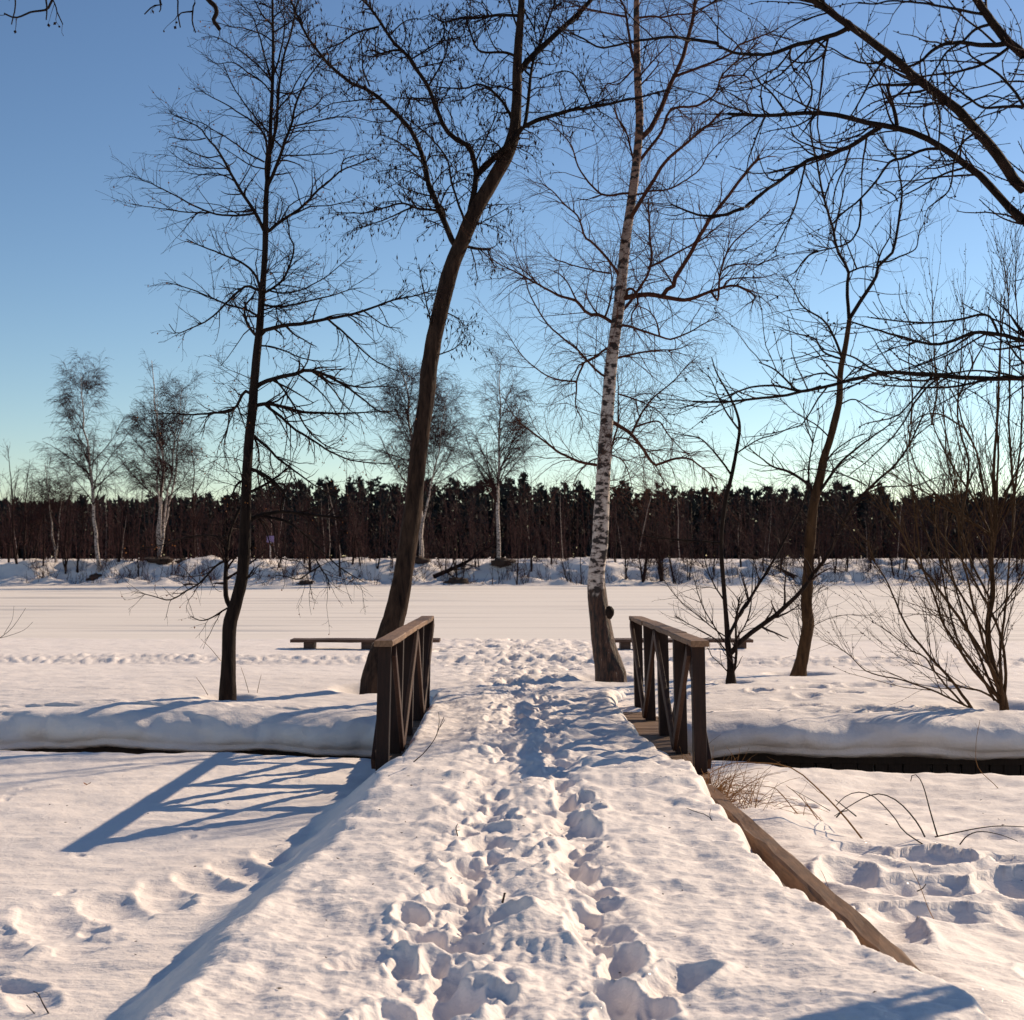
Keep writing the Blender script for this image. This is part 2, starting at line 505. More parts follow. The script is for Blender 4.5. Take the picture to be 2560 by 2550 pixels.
FAR_PRINTS = []
for x, y in ((1680, 1736), (1730, 1738), (1900, 1735), (1990, 1748), (2010, 1760), (2035, 1730), (2060, 1722), (2120, 1738), (2150, 1722), (2180, 1726), (2200, 1716),
             (2240, 1722), (2160, 1765), (2210, 1770), (2290, 1775), (2330, 1765), (2110, 1728), (2320, 1722), (2370, 1726), (2020, 1742)):
    Yp = ground_at(x, y, -0.12)
    FAR_PRINTS.append(((x - CX) / FPX * Yp, Yp, 1.3, prng.uniform(.12, .26), prng.uniform(.09, .17), prng.uniform(.05, .12)))
for Y in np.arange(18.5, 32.5, 0.2):
    for k in range(2):
        FAR_PRINTS.append((0.2 + prng.normal() * (0.25 + 0.09 * (Y - 18)), Y + prng.normal() * .1, prng.normal() * .6, prng.uniform(.12, .2), prng.uniform(.06, .12), prng.uniform(.04, .12)))
for k in range(60):
    FAR_PRINTS.append((prng.uniform(-2.5, 4.5), prng.uniform(26, 32), prng.uniform(0, 3), prng.uniform(.15, .3), prng.uniform(.08, .15), prng.uniform(.04, .10)))

def press(Z, X, Y, prints, seed=5, soft=False):
    """presses foot holes into a height grid whose rows run along Y"""
    pit = np.zeros_like(Z); rim = np.zeros_like(Z)
    ymin, ymax = Y.min(1), Y.max(1)
    wob = noise(X * 7, Y * 7, seed) * (0.16 if soft else 0.26) + noise(X * 17, Y * 17, seed + 1) * (0.0 if soft else 0.09)
    crumb = (0.005 if soft else 0.016) * (billow(X * 13, Y * 11, 2, seed + 3) - 0.25)
    for (x, y, a, l, w, d) in prints:
        R = l * 1.9
        rows = np.where((ymax > y - R) & (ymin < y + R))[0]
        if len(rows) == 0: continue
        r0, r1 = rows[0], rows[-1] + 1
        sx = X[r0:r1]; c = np.where((sx.max(0) > x - R) & (sx.min(0) < x + R))[0]
        if len(c) == 0: continue
        c0, c1 = c[0], c[-1] + 1
        dx = X[r0:r1, c0:c1] - x; dy = Y[r0:r1, c0:c1] - y
        u = (dy * math.cos(a) + dx * math.sin(a)) / l; v = (dx * math.cos(a) - dy * math.sin(a)) / w
        q = (np.abs(u) ** 2.6 + np.abs(v) ** 2.6) ** (1 / 2.6) + wob[r0:r1, c0:c1]
        p = -d * (sstep(1.45, 0.15, q) if soft else sstep(1.30, 0.35, q))
        pit[r0:r1, c0:c1] = np.minimum(pit[r0:r1, c0:c1], p)
        rim[r0:r1, c0:c1] = np.maximum(rim[r0:r1, c0:c1], 0.22 * d * np.exp(-((q - 1.3) / 0.25) ** 2))
    return Z + pit + rim * (pit > -0.01) + crumb * np.clip((rim - pit) * 14, 0, 1)

def path_surface(X, Y):
    """top of the snow on the boardwalk and bridge"""
    z = -0.035 + 0.045 * noise(X * 0.9, Y * 0.5, 3) + 0.022 * fbm(X * 2.6, Y * 1.9, 3, 11)
    z += 0.05 * np.exp(-((X - 0.22) / 1.0) ** 2) * sstep(5, 9, Y)
    ta = np.abs(X - track_a(Y) - 0.07 * noise(Y * 1.3, Y * 0, 8)); tb = np.abs(X - track_b(Y) - 0.05 * noise(Y * 1.5, Y * 0, 9))
    z -= 0.040 * np.exp(-(ta / 0.20) ** 2) + 0.045 * np.exp(-(tb / 0.12) ** 2)
    tr = np.clip(np.exp(-(ta / 0.34) ** 2) + np.exp(-(tb / 0.20) ** 2) + 0.42 * np.exp(-((X - 0.05) / 0.6) ** 4), 0, 1)
    z += tr * (0.050 * (billow(X * 4.0, Y * 2.8, 3, 41, 0.5) - 0.35) + 0.02 * noise(X * 2.2, Y * 2.0, 44))
    z += tr * 0.009 * (billow(X * 14, Y * 11, 2, 51) - 0.3) * (0.4 + 1.2 * sstep(-0.1, 0.5, noise(X * 1.5, Y * 1.5, 53)))
    out = (1 - 0.7 * tr)
    z += out * (0.015 * fbm(X * 3.1, Y * 4.5, 4, 61, 0.62) - 0.045 * np.maximum(0, noise(X * 2.3, Y * 3.2, 66) - 0.25))
    # melt ridges on the right side near the bridge
    rg = sstep(0.35, 0.7, X) * sstep(10.6, 11.8, Y) * sstep(18.8, 17.0, Y)
    z += rg * 0.085 * (billow(X * 1.5 + 0.5 * Y, Y * 3.3, 2, 71) - 0.3)
    z += 0.05 * sstep(0.75, 1.1, X) * sstep(8.5, 10.0, Y) * sstep(11.8, 10.4, Y) * billow(X * 2.2, Y * 2.0, 2, 75)
    return z

def near_height(X, Y):
    left = -0.42 + 0.035 * noise(X * 0.35, Y * 0.35, 1) + 0.016 * fbm(X * 1.1, Y * 1.6, 3, 2) + 0.0095 * fbm(X * 2.8, Y * 7.5, 3, 4, 0.6)
    right = -0.30 - 0.06 * sstep(1.9, 3.2, X) + 0.05 * noise(X * 0.7, Y * 0.6, 12) + 0.03 * fbm(X * 1.6, Y * 1.9, 3, 14) + 0.008 * fbm(X * 4.5, Y * 8, 3, 15)
    right += 0.10 * np.exp(-((X - 1.95) / 0.35) ** 2) * (0.6 + noise(Y * 0.9, X * 0, 17))
    right -= 0.10 * sstep(10.5, 12.5, Y)
    g = np.where(X < 0, left, right)
    pz = path_surface(X, Y)
    pl = path_left(Y) + 0.05 * noise(Y * 1.1, Y * 0, 18) + 0.02 * noise(Y * 4, Y * 0, 19)
    pr = path_right(Y) + 0.07 * noise(Y * 1.5, Y * 0, 20) + 0.05 * noise(Y * 4, Y * 0, 22) + 0.015
    wl_ = 0.62 + 0.12 * noise(Y * 0.8, Y * 0, 23)
    t = np.clip((pl + 0.10 - X) / wl_, 0, 1)
    a = sstep(0, 1, t ** 0.85)
    bump = 0.05 * np.exp(-((X - pl + 0.28) / 0.12) ** 2) * np.maximum(0, noise(Y * 1.6, Y * 0, 24))
    zl = pz * (1 - a) + g * a + bump
    tr = np.clip((X - pr + 0.08) / 0.15, 0, 1)
    br = tr * tr * (3 - 2 * tr)
    # below the timber edging the snow lies lower, then rises to the field
    bx = np.interp(Y, [5.2, 11.2], [1.74, 1.50])
    rr = np.where(X < bx + 0.04, np.minimum(g, -0.24), g)
    zr = pz * (1 - br) + rr * br
    z = np.where(X < 0.2, zl, zr)
    fade = sstep(11.9, 12.7, Y)
    base = np.where(X < 0.2, left, np.minimum(right, -0.38))
    z = z * (1 - fade) + np.minimum(base, -0.38) * fade
    # the brink of the ditch
    e = Y - y_near(X)
    z = z - 0.03 * sstep(-0.6, 0, e)
    return z

def columns(n, core=0.86, half=0.44, wide=26.0):
    """column offsets: even within the view, opening out beyond it"""
    k = int(n * core); m = (n - k) // 2
    mid = np.linspace(-1, 1, k)
    e = np.linspace(0, 1, m + 1)[1:]
    return np.concatenate([-1 - e[::-1], mid, 1 + e]), half, wide

def fan_x(u, half, wide, Y):
    c = np.clip(u, -1, 1)
    over = np.maximum(np.abs(u) - 1, 0)
    return c * half * Y + np.sign(u) * (over ** 1.6) * wide

u, hf, wd = columns(690)
inv = np.linspace(1 / 15.2, 1 / 5.0, 380)
rowY = np.concatenate([np.linspace(1.2, 4.9, 24), 1 / inv[::-1]])
Y0 = np.broadcast_to(rowY[:, None], (len(rowY), len(u))).copy()
X0 = fan_x(u[None, :], hf, wd, Y0)
# the last rows follow the brink of the ditch
s = sstep(11.0, 15.2, Y0)
Y0 = Y0 + s * (y_near(X0) - 15.2 + 0.10 * noise(X0 * 0.7, X0 * 0, 31) + 0.03 * noise(X0 * 3.1, X0 * 0, 32))
Z0 = press(press(near_height(X0, Y0), X0, Y0, SOFT, 6, True), X0, Y0, PRINTS)
# brink and ditch wall
last = [(Y0[-1], Z0[-1])]
RY = [Y0]; RX = [X0]; RZ = [Z0]
for dy, dz in ((0.03, -0.015), (0.055, -0.05), (0.06, -0.12), (0.04, -0.3), (0.03, -0.9)):
    RY.append((Y0[-1] + dy)[None]); RX.append(X0[-1][None]); RZ.append((Z0[-1] + dz)[None])
XX, YY, ZZ = np.concatenate(RX), np.concatenate(RY), np.concatenate(RZ)
near = obj('ground', mesh_np('ground', np.stack([XX, YY, ZZ], -1), grid_faces(*XX.shape)), M['snow'])
tag(near, 'snow covered ground with trampled raised path', kind='structure')

# snow on the bridge deck
nv, nu = 290, 190
vy = np.linspace(11.3, 19.6, nv)
uu = np.linspace(0, 1, nu)
xl = -0.965 + 0.02 * noise(vy * 2, vy * 0, 81) - 0.25 * sstep(18.2, 19.2, vy)
xr = np.interp(vy, [11.3, 12.0, 12.6, 13.5, 15, 16.5, 17.6, 18.5, 19.6], [1.34, 1.42, 1.32, 1.25, 1.22, 1.20, 1.24, 1.45, 1.7]) + 0.06 * noise(vy * 2.2, vy * 0, 82) + 0.05 * noise(vy * 5, vy * 0, 83)
XB = xl[:, None] + (xr - xl)[:, None] * uu[None]
YB = np.broadcast_to(vy[:, None], XB.shape).copy()
top = press(path_surface(XB, YB), XB, YB, PRINTS) + 0.006
el = np.clip((XB - xl[:, None]) / 0.10, 0, 1); er = np.clip((xr[:, None] - XB) / 0.13, 0, 1)
edge = np.sqrt(np.clip(1 - (1 - el) ** 2, 0, 1)) * np.sqrt(np.clip(1 - (1 - er) ** 2, 0, 1))
end = sstep(11.3, 11.75, YB)
low = -0.17 + (0 - 0.02) * (1 - end)
ZB = low + (top - low) * edge
ZB = np.where(YB < 11.75, ZB - 0.03 * (1 - end), ZB)
far_blend = sstep(18.3, 19.6, YB)
ZB = ZB - 0.10 * far_blend
path = obj('path', mesh_np('path', np.stack([XB, YB, ZB], -1), grid_faces(nv, nu)), M['snow'])
tag(path, 'trampled snow lying on the bridge deck', kind='structure')

# far side of the ditch, up to the lake
u2, hf2, wd2 = columns(540, 0.88, 0.43, 30.0)
lip = np.array([(0.34, -1.25), (0.33, -0.72), (0.15, -0.655), (-0.03, -0.635), (-0.115, -0.605), (-0.135, -0.565), (-0.115, -0.545), (-0.165, -0.50), (-0.18, -0.42), (-0.14, -0.34), (-0.06, -0.27), (0.06, -0.215), (0.22, -0.185), (0.42, -0.165)])
lipf = resample(lip, 44)
plat = 1 / np.linspace(1 / 17.5, 1 / 40.0, 270)
XF = np.empty((len(lipf) + len(plat), len(u2))); YF = np.empty_like(XF); ZF = np.empty_like(XF)
for i, (dy, z) in enumerate(lipf):
    X = fan_x(u2, hf2, wd2, 17.1)
    w = np.clip(i / 8.0, 0, 1)
    YF[i] = y_far(X) + dy + w * (0.16 * noise(X * 0.45, X * 0, 101) + 0.13 * noise(X * 1.3 + i * 0.03, X * 0 + i * .05, 102) + 0.16 * np.maximum(0, noise(X * 0.9, X * 0, 118) - 0.2)) + 0.022 * noise(X * 4, X * 0 + i * .25, 103) + 0.05 * (billow(X * 3.2, X * 0 + i * 0.16, 2, 116) - 0.3) * np.clip((i - 22) / 8.0, 0, 1)
    ZF[i] = z + w * 0.05 * noise(X * 0.9, X * 0 + i * .05, 104) + (1 - w * 0.5) * 0.05 * noise(X * 1.6, X * 0, 114) + 0.07 * noise(X * 0.35, X * 0, 105) + 0.012 * noise(X * 5, X * 0 + i * 0.4, 106) - w * 0.07 * np.maximum(0, noise(X * 0.8, X * 0, 119) - 0.15)
    XF[i] = X
for j, yb in enumerate(plat):
    i = len(lipf) + j
    Xa = fan_x(u2, hf2, wd2, max(yb, 17.1))
    Y = yb + (y_far(Xa) + 0.44 - 17.5) * sstep(24, 17.5, np.full_like(Xa, yb)) + 0.02 + 0.16 * noise(Xa * 0.45, Xa * 0, 101) * sstep(20, 17.5, np.full_like(Xa, yb))
    YF[i] = Y; XF[i] = Xa
    rel = Y - y_far(Xa)
    z = np.interp(rel, [0.42, 1.2, 2.2, 3.4, 7.2, 8.0, 11, 14.2, 15.6, 18, 24], [-0.165, -0.14, -0.09, -0.05, -0.155, -0.06, -0.10, -0.13, -0.32, -0.80, -1.1])
    z = z + (0.07 * noise(Xa * 0.35, Xa * 0, 105) - 0.07 * np.maximum(0, noise(Xa * 0.8, Xa * 0, 119) - 0.15)) * sstep(2.5, 0.4, rel) + 0.03 * noise(Xa * 0.3, Y * 0.4, 107)
    z += 0.012 * fbm(Xa * 1.3, Y * 2.2, 3, 108) + 0.009 * fbm(Xa * 3.5, Y * 9, 3, 109)
    ridge = np.exp(-((rel - 7.7) / 0.6) ** 2)
    z += ridge * 0.075 * (billow(Xa * 4.5, Y * 3.0, 3, 110) - 0.3) + sstep(0.2, 0.5, rel) * sstep(1.1, 0.5, rel) * 0.035 * (billow(Xa * 3, Y * 4, 3, 112) - 0.3)
    tr = np.exp(-((Xa - 0.2) / (0.7 + 0.1 * np.maximum(Y - 18, 0))) ** 2)
    z += tr * 0.10 * (billow(Xa * 3.2, Y * 3.0, 3, 111) - 0.3) + tr * 0.05 * sstep(4, 1, rel)
    ZF[i] = z
WELLS = [(4.30, 21.8, 0.5, 0.22), (-3.59, 18.35, 0.34, 0.10), (3.0, 19.9, 0.3, 0.09), (5.93, 17.6, 0.45, 0.10), (1.36, 20.45, 0.55, 0.14), (-1.9, 19.35, 0.5, 0.14)]
k0 = len(lipf)
for x, y, r, d in WELLS:
    q = np.hypot(XF[k0:] - x, YF[k0:] - y) / r
    ZF[k0:] -= d * sstep(1.15, 0.5, q)
ZF[k0:] = press(ZF[k0:], XF[k0:], YF[k0:], FAR_PRINTS, 9, True)
fg = obj('shore_ground', mesh_np('shore_ground', np.stack([XF, YF, ZF], -1), grid_faces(*XF.shape)), M['snow'])
tag(fg, 'snow covered shore between ditch and lake', kind='structure')

def shore_z(x, y):
    i = np.argmin((XF[k0:] - x) ** 2 + (YF[k0:] - y) ** 2)
    return float(ZF[k0:].ravel()[i])
def near_z(x, y):
    i = np.argmin((X0 - x) ** 2 + (Y0 - y) ** 2)
    return float(Z0.ravel()[i])

# ditch floor
V = np.array([[-40, 12.5, -1.05], [40, 8.0, -1.05], [40, 16.5, -1.05], [-40, 21.0, -1.05]])
tag(obj('stream', mesh_np('stream', V, [[0, 1, 2, 3]]), M['ice']), 'dark iced ditch', kind='structure')

# frozen lake
LAKE = -0.75
ly = np.concatenate([np.linspace(28, 41, 14), 1 / np.linspace(1 / 41.5, 1 / 127.0, 380)])
lx = np.concatenate([[-600, -250, -120], np.linspace(-60, 60, 90), [120, 250, 600]])
LX, LY = np.meshgrid(lx, ly)
LZ = LAKE + 0.014 * fbm(LX * 0.045, LY * 0.9, 4, 201) + 0.010 * noise(LX * 0.3, LY * 2.0, 205)
for yy, dep, wv, sd in ((53.0, 0.10, 0.30, 1), (61.0, 0.05, 0.35, 2), (70.0, 0.05, 0.4, 3), (79, 0.05, 0.5, 4), (88, 0.06, 0.5, 5), (99, 0.05, 0.6, 6), (57.0, 0.05, 0.3, 7), (47.0, .05, .25, 8), (50.2, .05, .2, 9), (65.5, .06, .3, 10), (74.5, .07, .35, 11), (83.5, .07, .4, 12), (93, .08, .5, 13), (107, .1, .6, 14), (112, .1, .7, 15)):
    c = yy + 0.012 * LX + 0.5 * noise(LX * 0.05, LX * 0, 210 + sd)
    keep = 0.1 + 0.9 * sstep(0.0, 0.45, noise(LX * 0.06, LX * 0, 220 + sd))
    LZ += 1.5 * dep * keep * (-np.exp(-((LY - c) / wv) ** 2) + 0.8 * np.exp(-((LY - c - 1.6 * wv) / wv) ** 2))
m, nt, b = new_mat('lake_snow')
v = coords(nt, (0.03, 0.75, 1))
f = tex_noise(nt, v, 1.0, 6, 0.6)
nt.links.new(ramp(nt, f, [(0.34, (0.62, 0.56, 0.52)), (0.46, (0.82, 0.75, 0.68)), (0.7, (0.90, 0.82, 0.745))]), b.inputs['Base Color'])
b.inputs['Roughness'].default_value = 0.7
add_bump(nt, b, tex_noise(nt, coords(nt, (0.2, 2.5, 1)), 2.0, 6, 0.7), 0.5, 0.02)
M['lake'] = m
tag(obj('lake', mesh_np('lake', np.stack([LX, LY, LZ], -1), grid_faces(*LX.shape)), m), 'frozen snow covered lake with tracks', kind='structure')

# far bank and the field behind it
by = np.concatenate([np.linspace(117.5, 136, 90), [140, 160, 200, 300, 600, 1500, 4000]])
bx = np.concatenate([[-3000, -900, -300, -120], np.linspace(-70, 70, 420), [120, 300, 900, 3000]])
BX, BY = np.meshgrid(bx, by)
foot = 119.5 + 1.2 * noise(BX * 0.06, BX * 0, 301) + 0.5 * noise(BX * 0.25, BX * 0, 302)
rel = (BY - foot)
BZ = LAKE - 0.12 + np.interp(rel, [-1, 0, 1.0, 3.2, 5.4, 8.5, 20, 5000], [0, 0.10, 0.30, 0.55, 1.75, 2.1, 2.2, 2.2])
amp = sstep(0, 2, rel) * sstep(13, 7, rel)
BZ += amp * (0.50 * noise(BX * 0.13, BY * 0.18, 303) + 0.42 * fbm(BX * 0.4, BY * 0.45, 3, 304) + 0.10 * fbm(BX * 1.3, BY * 1.3, 3, 307))
BZ = np.where(rel > 8, np.minimum(BZ, 1.48), BZ)
tag(obj('far_bank', mesh_np('far_bank', np.stack([BX, BY, BZ], -1), grid_faces(*BX.shape)), M['snow_far']), 'snowy far bank of the lake', kind='structure')
def bank_z(x, y):
    i = np.argmin(np.abs(by - y)); j = np.argmin(np.abs(bx - x))
    return float(BZ[i, j])

# ------------------------------------------------------------------ timber pieces
def box_mesh(name, p0, p1, w, d, side, bev=0.006, jit=0.0, seed=0):
    """a bevelled timber from p0 to p1; w across `side`, d across the other way; slightly uneven"""
    p0 = np.asarray(p0, float); p1 = np.asarray(p1, float)
    ax = p1 - p0; L = np.linalg.norm(ax); ax /= L
    sd = np.asarray(side, float); sd = sd - sd.dot(ax) * ax; sd /= np.linalg.norm(sd)
    th = np.cross(ax, sd)
    hw, hd, b = w / 2, d / 2, min(bev, w * 0.3, d * 0.3)
    prof = [(-hw + b, -hd), (hw - b, -hd), (hw, -hd + b), (hw, hd - b), (hw - b, hd), (-hw + b, hd), (-hw, hd - b), (-hw, -hd + b)]
    nr = 2 if jit == 0 else max(3, int(L / 0.25))
    rg = np.random.default_rng(seed)
    V = []
    for k in range(nr):
        t = k / (nr - 1)
        for (a, c) in prof:
            ja, jc = (rg.normal(size=2) * jit) if jit else (0, 0)
            V.append(p0 + ax * L * t + sd * (a + ja) + th * (c + jc))
    Q = []; T = []
    for k in range(nr - 1):
        for i in range(8):
            j = (i + 1) % 8
            Q.append((k * 8 + i, k * 8 + j, (k + 1) * 8 + j, (k + 1) * 8 + i))
    def cap(o, flip):
        a = [o + i for i in range(8)]
        f = [(a[0], a[1], a[2], a[7]), (a[2], a[3], a[6], a[7]), (a[3], a[4], a[5], a[6])]
        return [x[::-1] for x in f] if not flip else f
    Q += cap(0, False); Q += cap((nr - 1) * 8, True)
    V = np.array(V)
    c = (p0 + p1) / 2
    me = mesh_np(name, V - c, Q, None, smooth=False)
    return me, c

def timber(name, p0, p1, w, d, side, mat, parent=None, bev=0.006, jit=0.0, seed=0, root=(0, 0, 0)):
    me, c = box_mesh(name, p0, p1, w, d, side, bev, jit, seed)
    off = np.asarray(root, float)
    o = obj(name, me, mat, parent, tuple(c - off))
    return o

# footbridge: handrails with posts and crossed braces, deck planks, bearers
BR = (0.24, 15.0, -0.15)
bridge = empty('footbridge', BR, 'brown timber footbridge with cross braced railings over the snowy ditch', 'footbridge')
PY = [12.25, 13.5, 14.85, 16.2, 17.5]
for sgn, xn, xf in ((-1, -1.068, -1.02), (1, 1.56, 1.50)):
    def xr_(y): return xn + (xf - xn) * (y - 12.1) / 5.6
    cuts = [12.08, 13.52, 16.18, 17.68]
    rails = []
    for q in range(3):
        a_, b_ = cuts[q] + (0.004 if q else 0), cuts[q + 1] - (0.004 if q < 2 else 0)
        zz = (0.0, 0.003, -0.002)[q]; ww = (0.155, 0.15, 0.157)[q]
        rails.append(timber('handrail', (xr_(a_) + zz, a_, 0.925 + zz - 0.0036 * (a_ - 12.1)), (xr_(b_) + zz, b_, 0.925 + zz - 0.0036 * (b_ - 12.1)), ww, 0.05, (1, 0, 0), M['handrail'], bridge, 0.006, 0.0016, 3 + sgn + q * 7, BR))
    def rail_of(y): return rails[0 if y < 13.6 else (1 if y < 16.1 else 2)]
    for k, y in enumerate(PY):
        x = xr_(y)
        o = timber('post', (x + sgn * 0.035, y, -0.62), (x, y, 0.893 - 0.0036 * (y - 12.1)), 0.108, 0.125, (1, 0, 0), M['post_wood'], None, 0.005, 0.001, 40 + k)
        hr = rail_of(y); o.parent = hr; o.location = np.array(o.location) - np.array(hr.location) - np.array(BR)
    for k in range(4):
        y0, y1 = PY[k], PY[k + 1]
        inner = -sgn * 0.073; outer = sgn * 0.073
        za, zb = (0.86, -0.10) if k % 2 == 0 else (-0.10, 0.86)
        for off, a, c_ in ((inner, za, zb), (outer, zb, za)):
            xa = xr_(y0) + off + sgn * 0.03 * (0.86 - a) / 0.96; xb = xr_(y1) + off + sgn * 0.03 * (0.86 - c_) / 0.96
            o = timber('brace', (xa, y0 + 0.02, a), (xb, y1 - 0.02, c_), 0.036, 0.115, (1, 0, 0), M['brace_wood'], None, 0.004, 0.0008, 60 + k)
            hr = rail_of((y0 + y1) / 2); o.parent = hr; o.location = np.array(o.location) - np.array(hr.location) - np.array(BR)
rb = np.random.default_rng(5)
y = 12.0
while y < 18.3:
    w = 0.145 + rb.random() * 0.02
    xo = rb.normal() * 0.012
    timber('plank', (-1.16 + xo, y, -0.19 + rb.normal() * 0.003), (1.645 + xo, y, -0.19 + rb.normal() * 0.003), w - 0.012, 0.042, (0, 1, 0), M['deck_wood'], bridge, 0.004, 0.0012, int(y * 100), BR)
    y += w
for x in (-1.0, 0.24, 1.46):
    timber('bearer', (x, 11.6, -0.32), (x, 18.6, -0.32), 0.14, 0.20, (1, 0, 0), M['wet_wood'], bridge, 0.008, 0, 0, BR)

# edging beam of the boardwalk in the right foreground
bm = timber('edging_beam', (1.505, 11.35, -0.185), (1.765, 5.0, -0.185), 0.118, 0.12, (1, 0, 0), M['beam_wood'], None, 0.012, 0.005, 9)
tag(bm, 'weathered timber edging beam half buried in snow along the right side of the path', 'beam')

# retaining wall planks under the far brink
for a, b_, lab in ((-9.0, -1.25, 'dark plank retaining wall under the snow lip left of the bridge'), (1.72, 8.5, 'dark plank retaining wall under the snow lip right of the bridge')):
    cx_ = (a + b_) / 2
    R0 = (cx_, float(y_far(cx_)) + 0.28, -1.1)
    wl_o = empty('retaining_wall', R0, lab, 'retaining wall')
    x = a
    while x < b_:
        w = 0.15 + rb.random() * 0.04
        yy = float(y_far(x)) + 0.24 + rb.normal() * 0.008
        timber('plank', (x, yy, -1.3), (x + rb.normal() * 0.006, yy, -0.62 + rb.normal() * 0.02), w - 0.01, 0.05, (1, 0, 0), M['wet_wood'], wl_o, 0.004, 0.001, int(x * 50) + 900, R0)
        x += w
    timber('top_rail', (a, float(y_far(a)) + 0.19, -0.68), (b_, float(y_far(b_)) + 0.19, -0.68), 0.045, 0.12, (0, 1, 0), M['wet_wood'], wl_o, 0.004, 0.001, 2, R0)

# benches by the lake
for x0, x1, legs, lab in ((730, 1100, (775, 918, 1058), 'long plank bench on block legs left of the path by the lake'),
                          (1534, 1878, (1562, 1742, 1850), 'long plank bench on block legs right of the path behind the birch')):
    Yb = 27.5
    A = at(x0, 1597, Yb); B_ = at(x1, 1597, Yb)
    R0 = ((A[0] + B_[0]) / 2, Yb, shore_z((A[0] + B_[0]) / 2, Yb))
    be = empty('bench', R0, lab, 'bench', 'benches by the lake')
    for dy, dz in ((-0.125, 0.0), (0.125, 0.004)):
        timber('seat_board', (A[0], Yb + dy, A[2] - 0.03 + dz), (B_[0], Yb + dy, A[2] - 0.03 + dz), 0.235, 0.055, (0, 1, 0), M['bench_wood'], be, 0.008, 0.002, int(x0 + dy * 100), R0)
    for lx_ in legs:
        xg = (lx_ - CX) / FPX * Yb
        timber('leg', (xg, Yb, -0.35), (xg, Yb, A[2] - 0.0625), 0.19, 0.40, (1, 0, 0), M['bench_wood'], be, 0.01, 0.003, lx_, R0)

# ------------------------------------------------------------------ trees by the water, limbs drawn as polylines
CROP = {'A': (360, 0, .33264), 'B': (360, 600, .33264), 'C': (760, 0, .37422), 'D': (1260, 0, .33264), 'E': (1260, 600, .33264),
        'F': (1860, 0, .36383), 'G': (1860, 650, .641), 'H': (0, 1150, .4678), 'I': (600, 1150, .352), 'J': (1700, 1250, .7847),
        'K': (1880, 1100, .352), 'P': (0, 0, 1.0)}

def parse(line):
    w = line.split()
    ox, oy, s = CROP[w[0]]
    r0, r1 = float(w[1]), float(w[2])
    pts = [tuple(float(v) for v in q.split(',')) for q in w[3:]]
    return r0, r1, np.array([(ox + a * s, oy + b * s) for a, b in pts])

def px3(p, Y):
    Y = np.broadcast_to(Y, (len(p),))
    return np.stack([(p[:, 0] - CX) / FPX * Y, Y, EYE - (p[:, 1] - HY) / FPX * Y], 1)

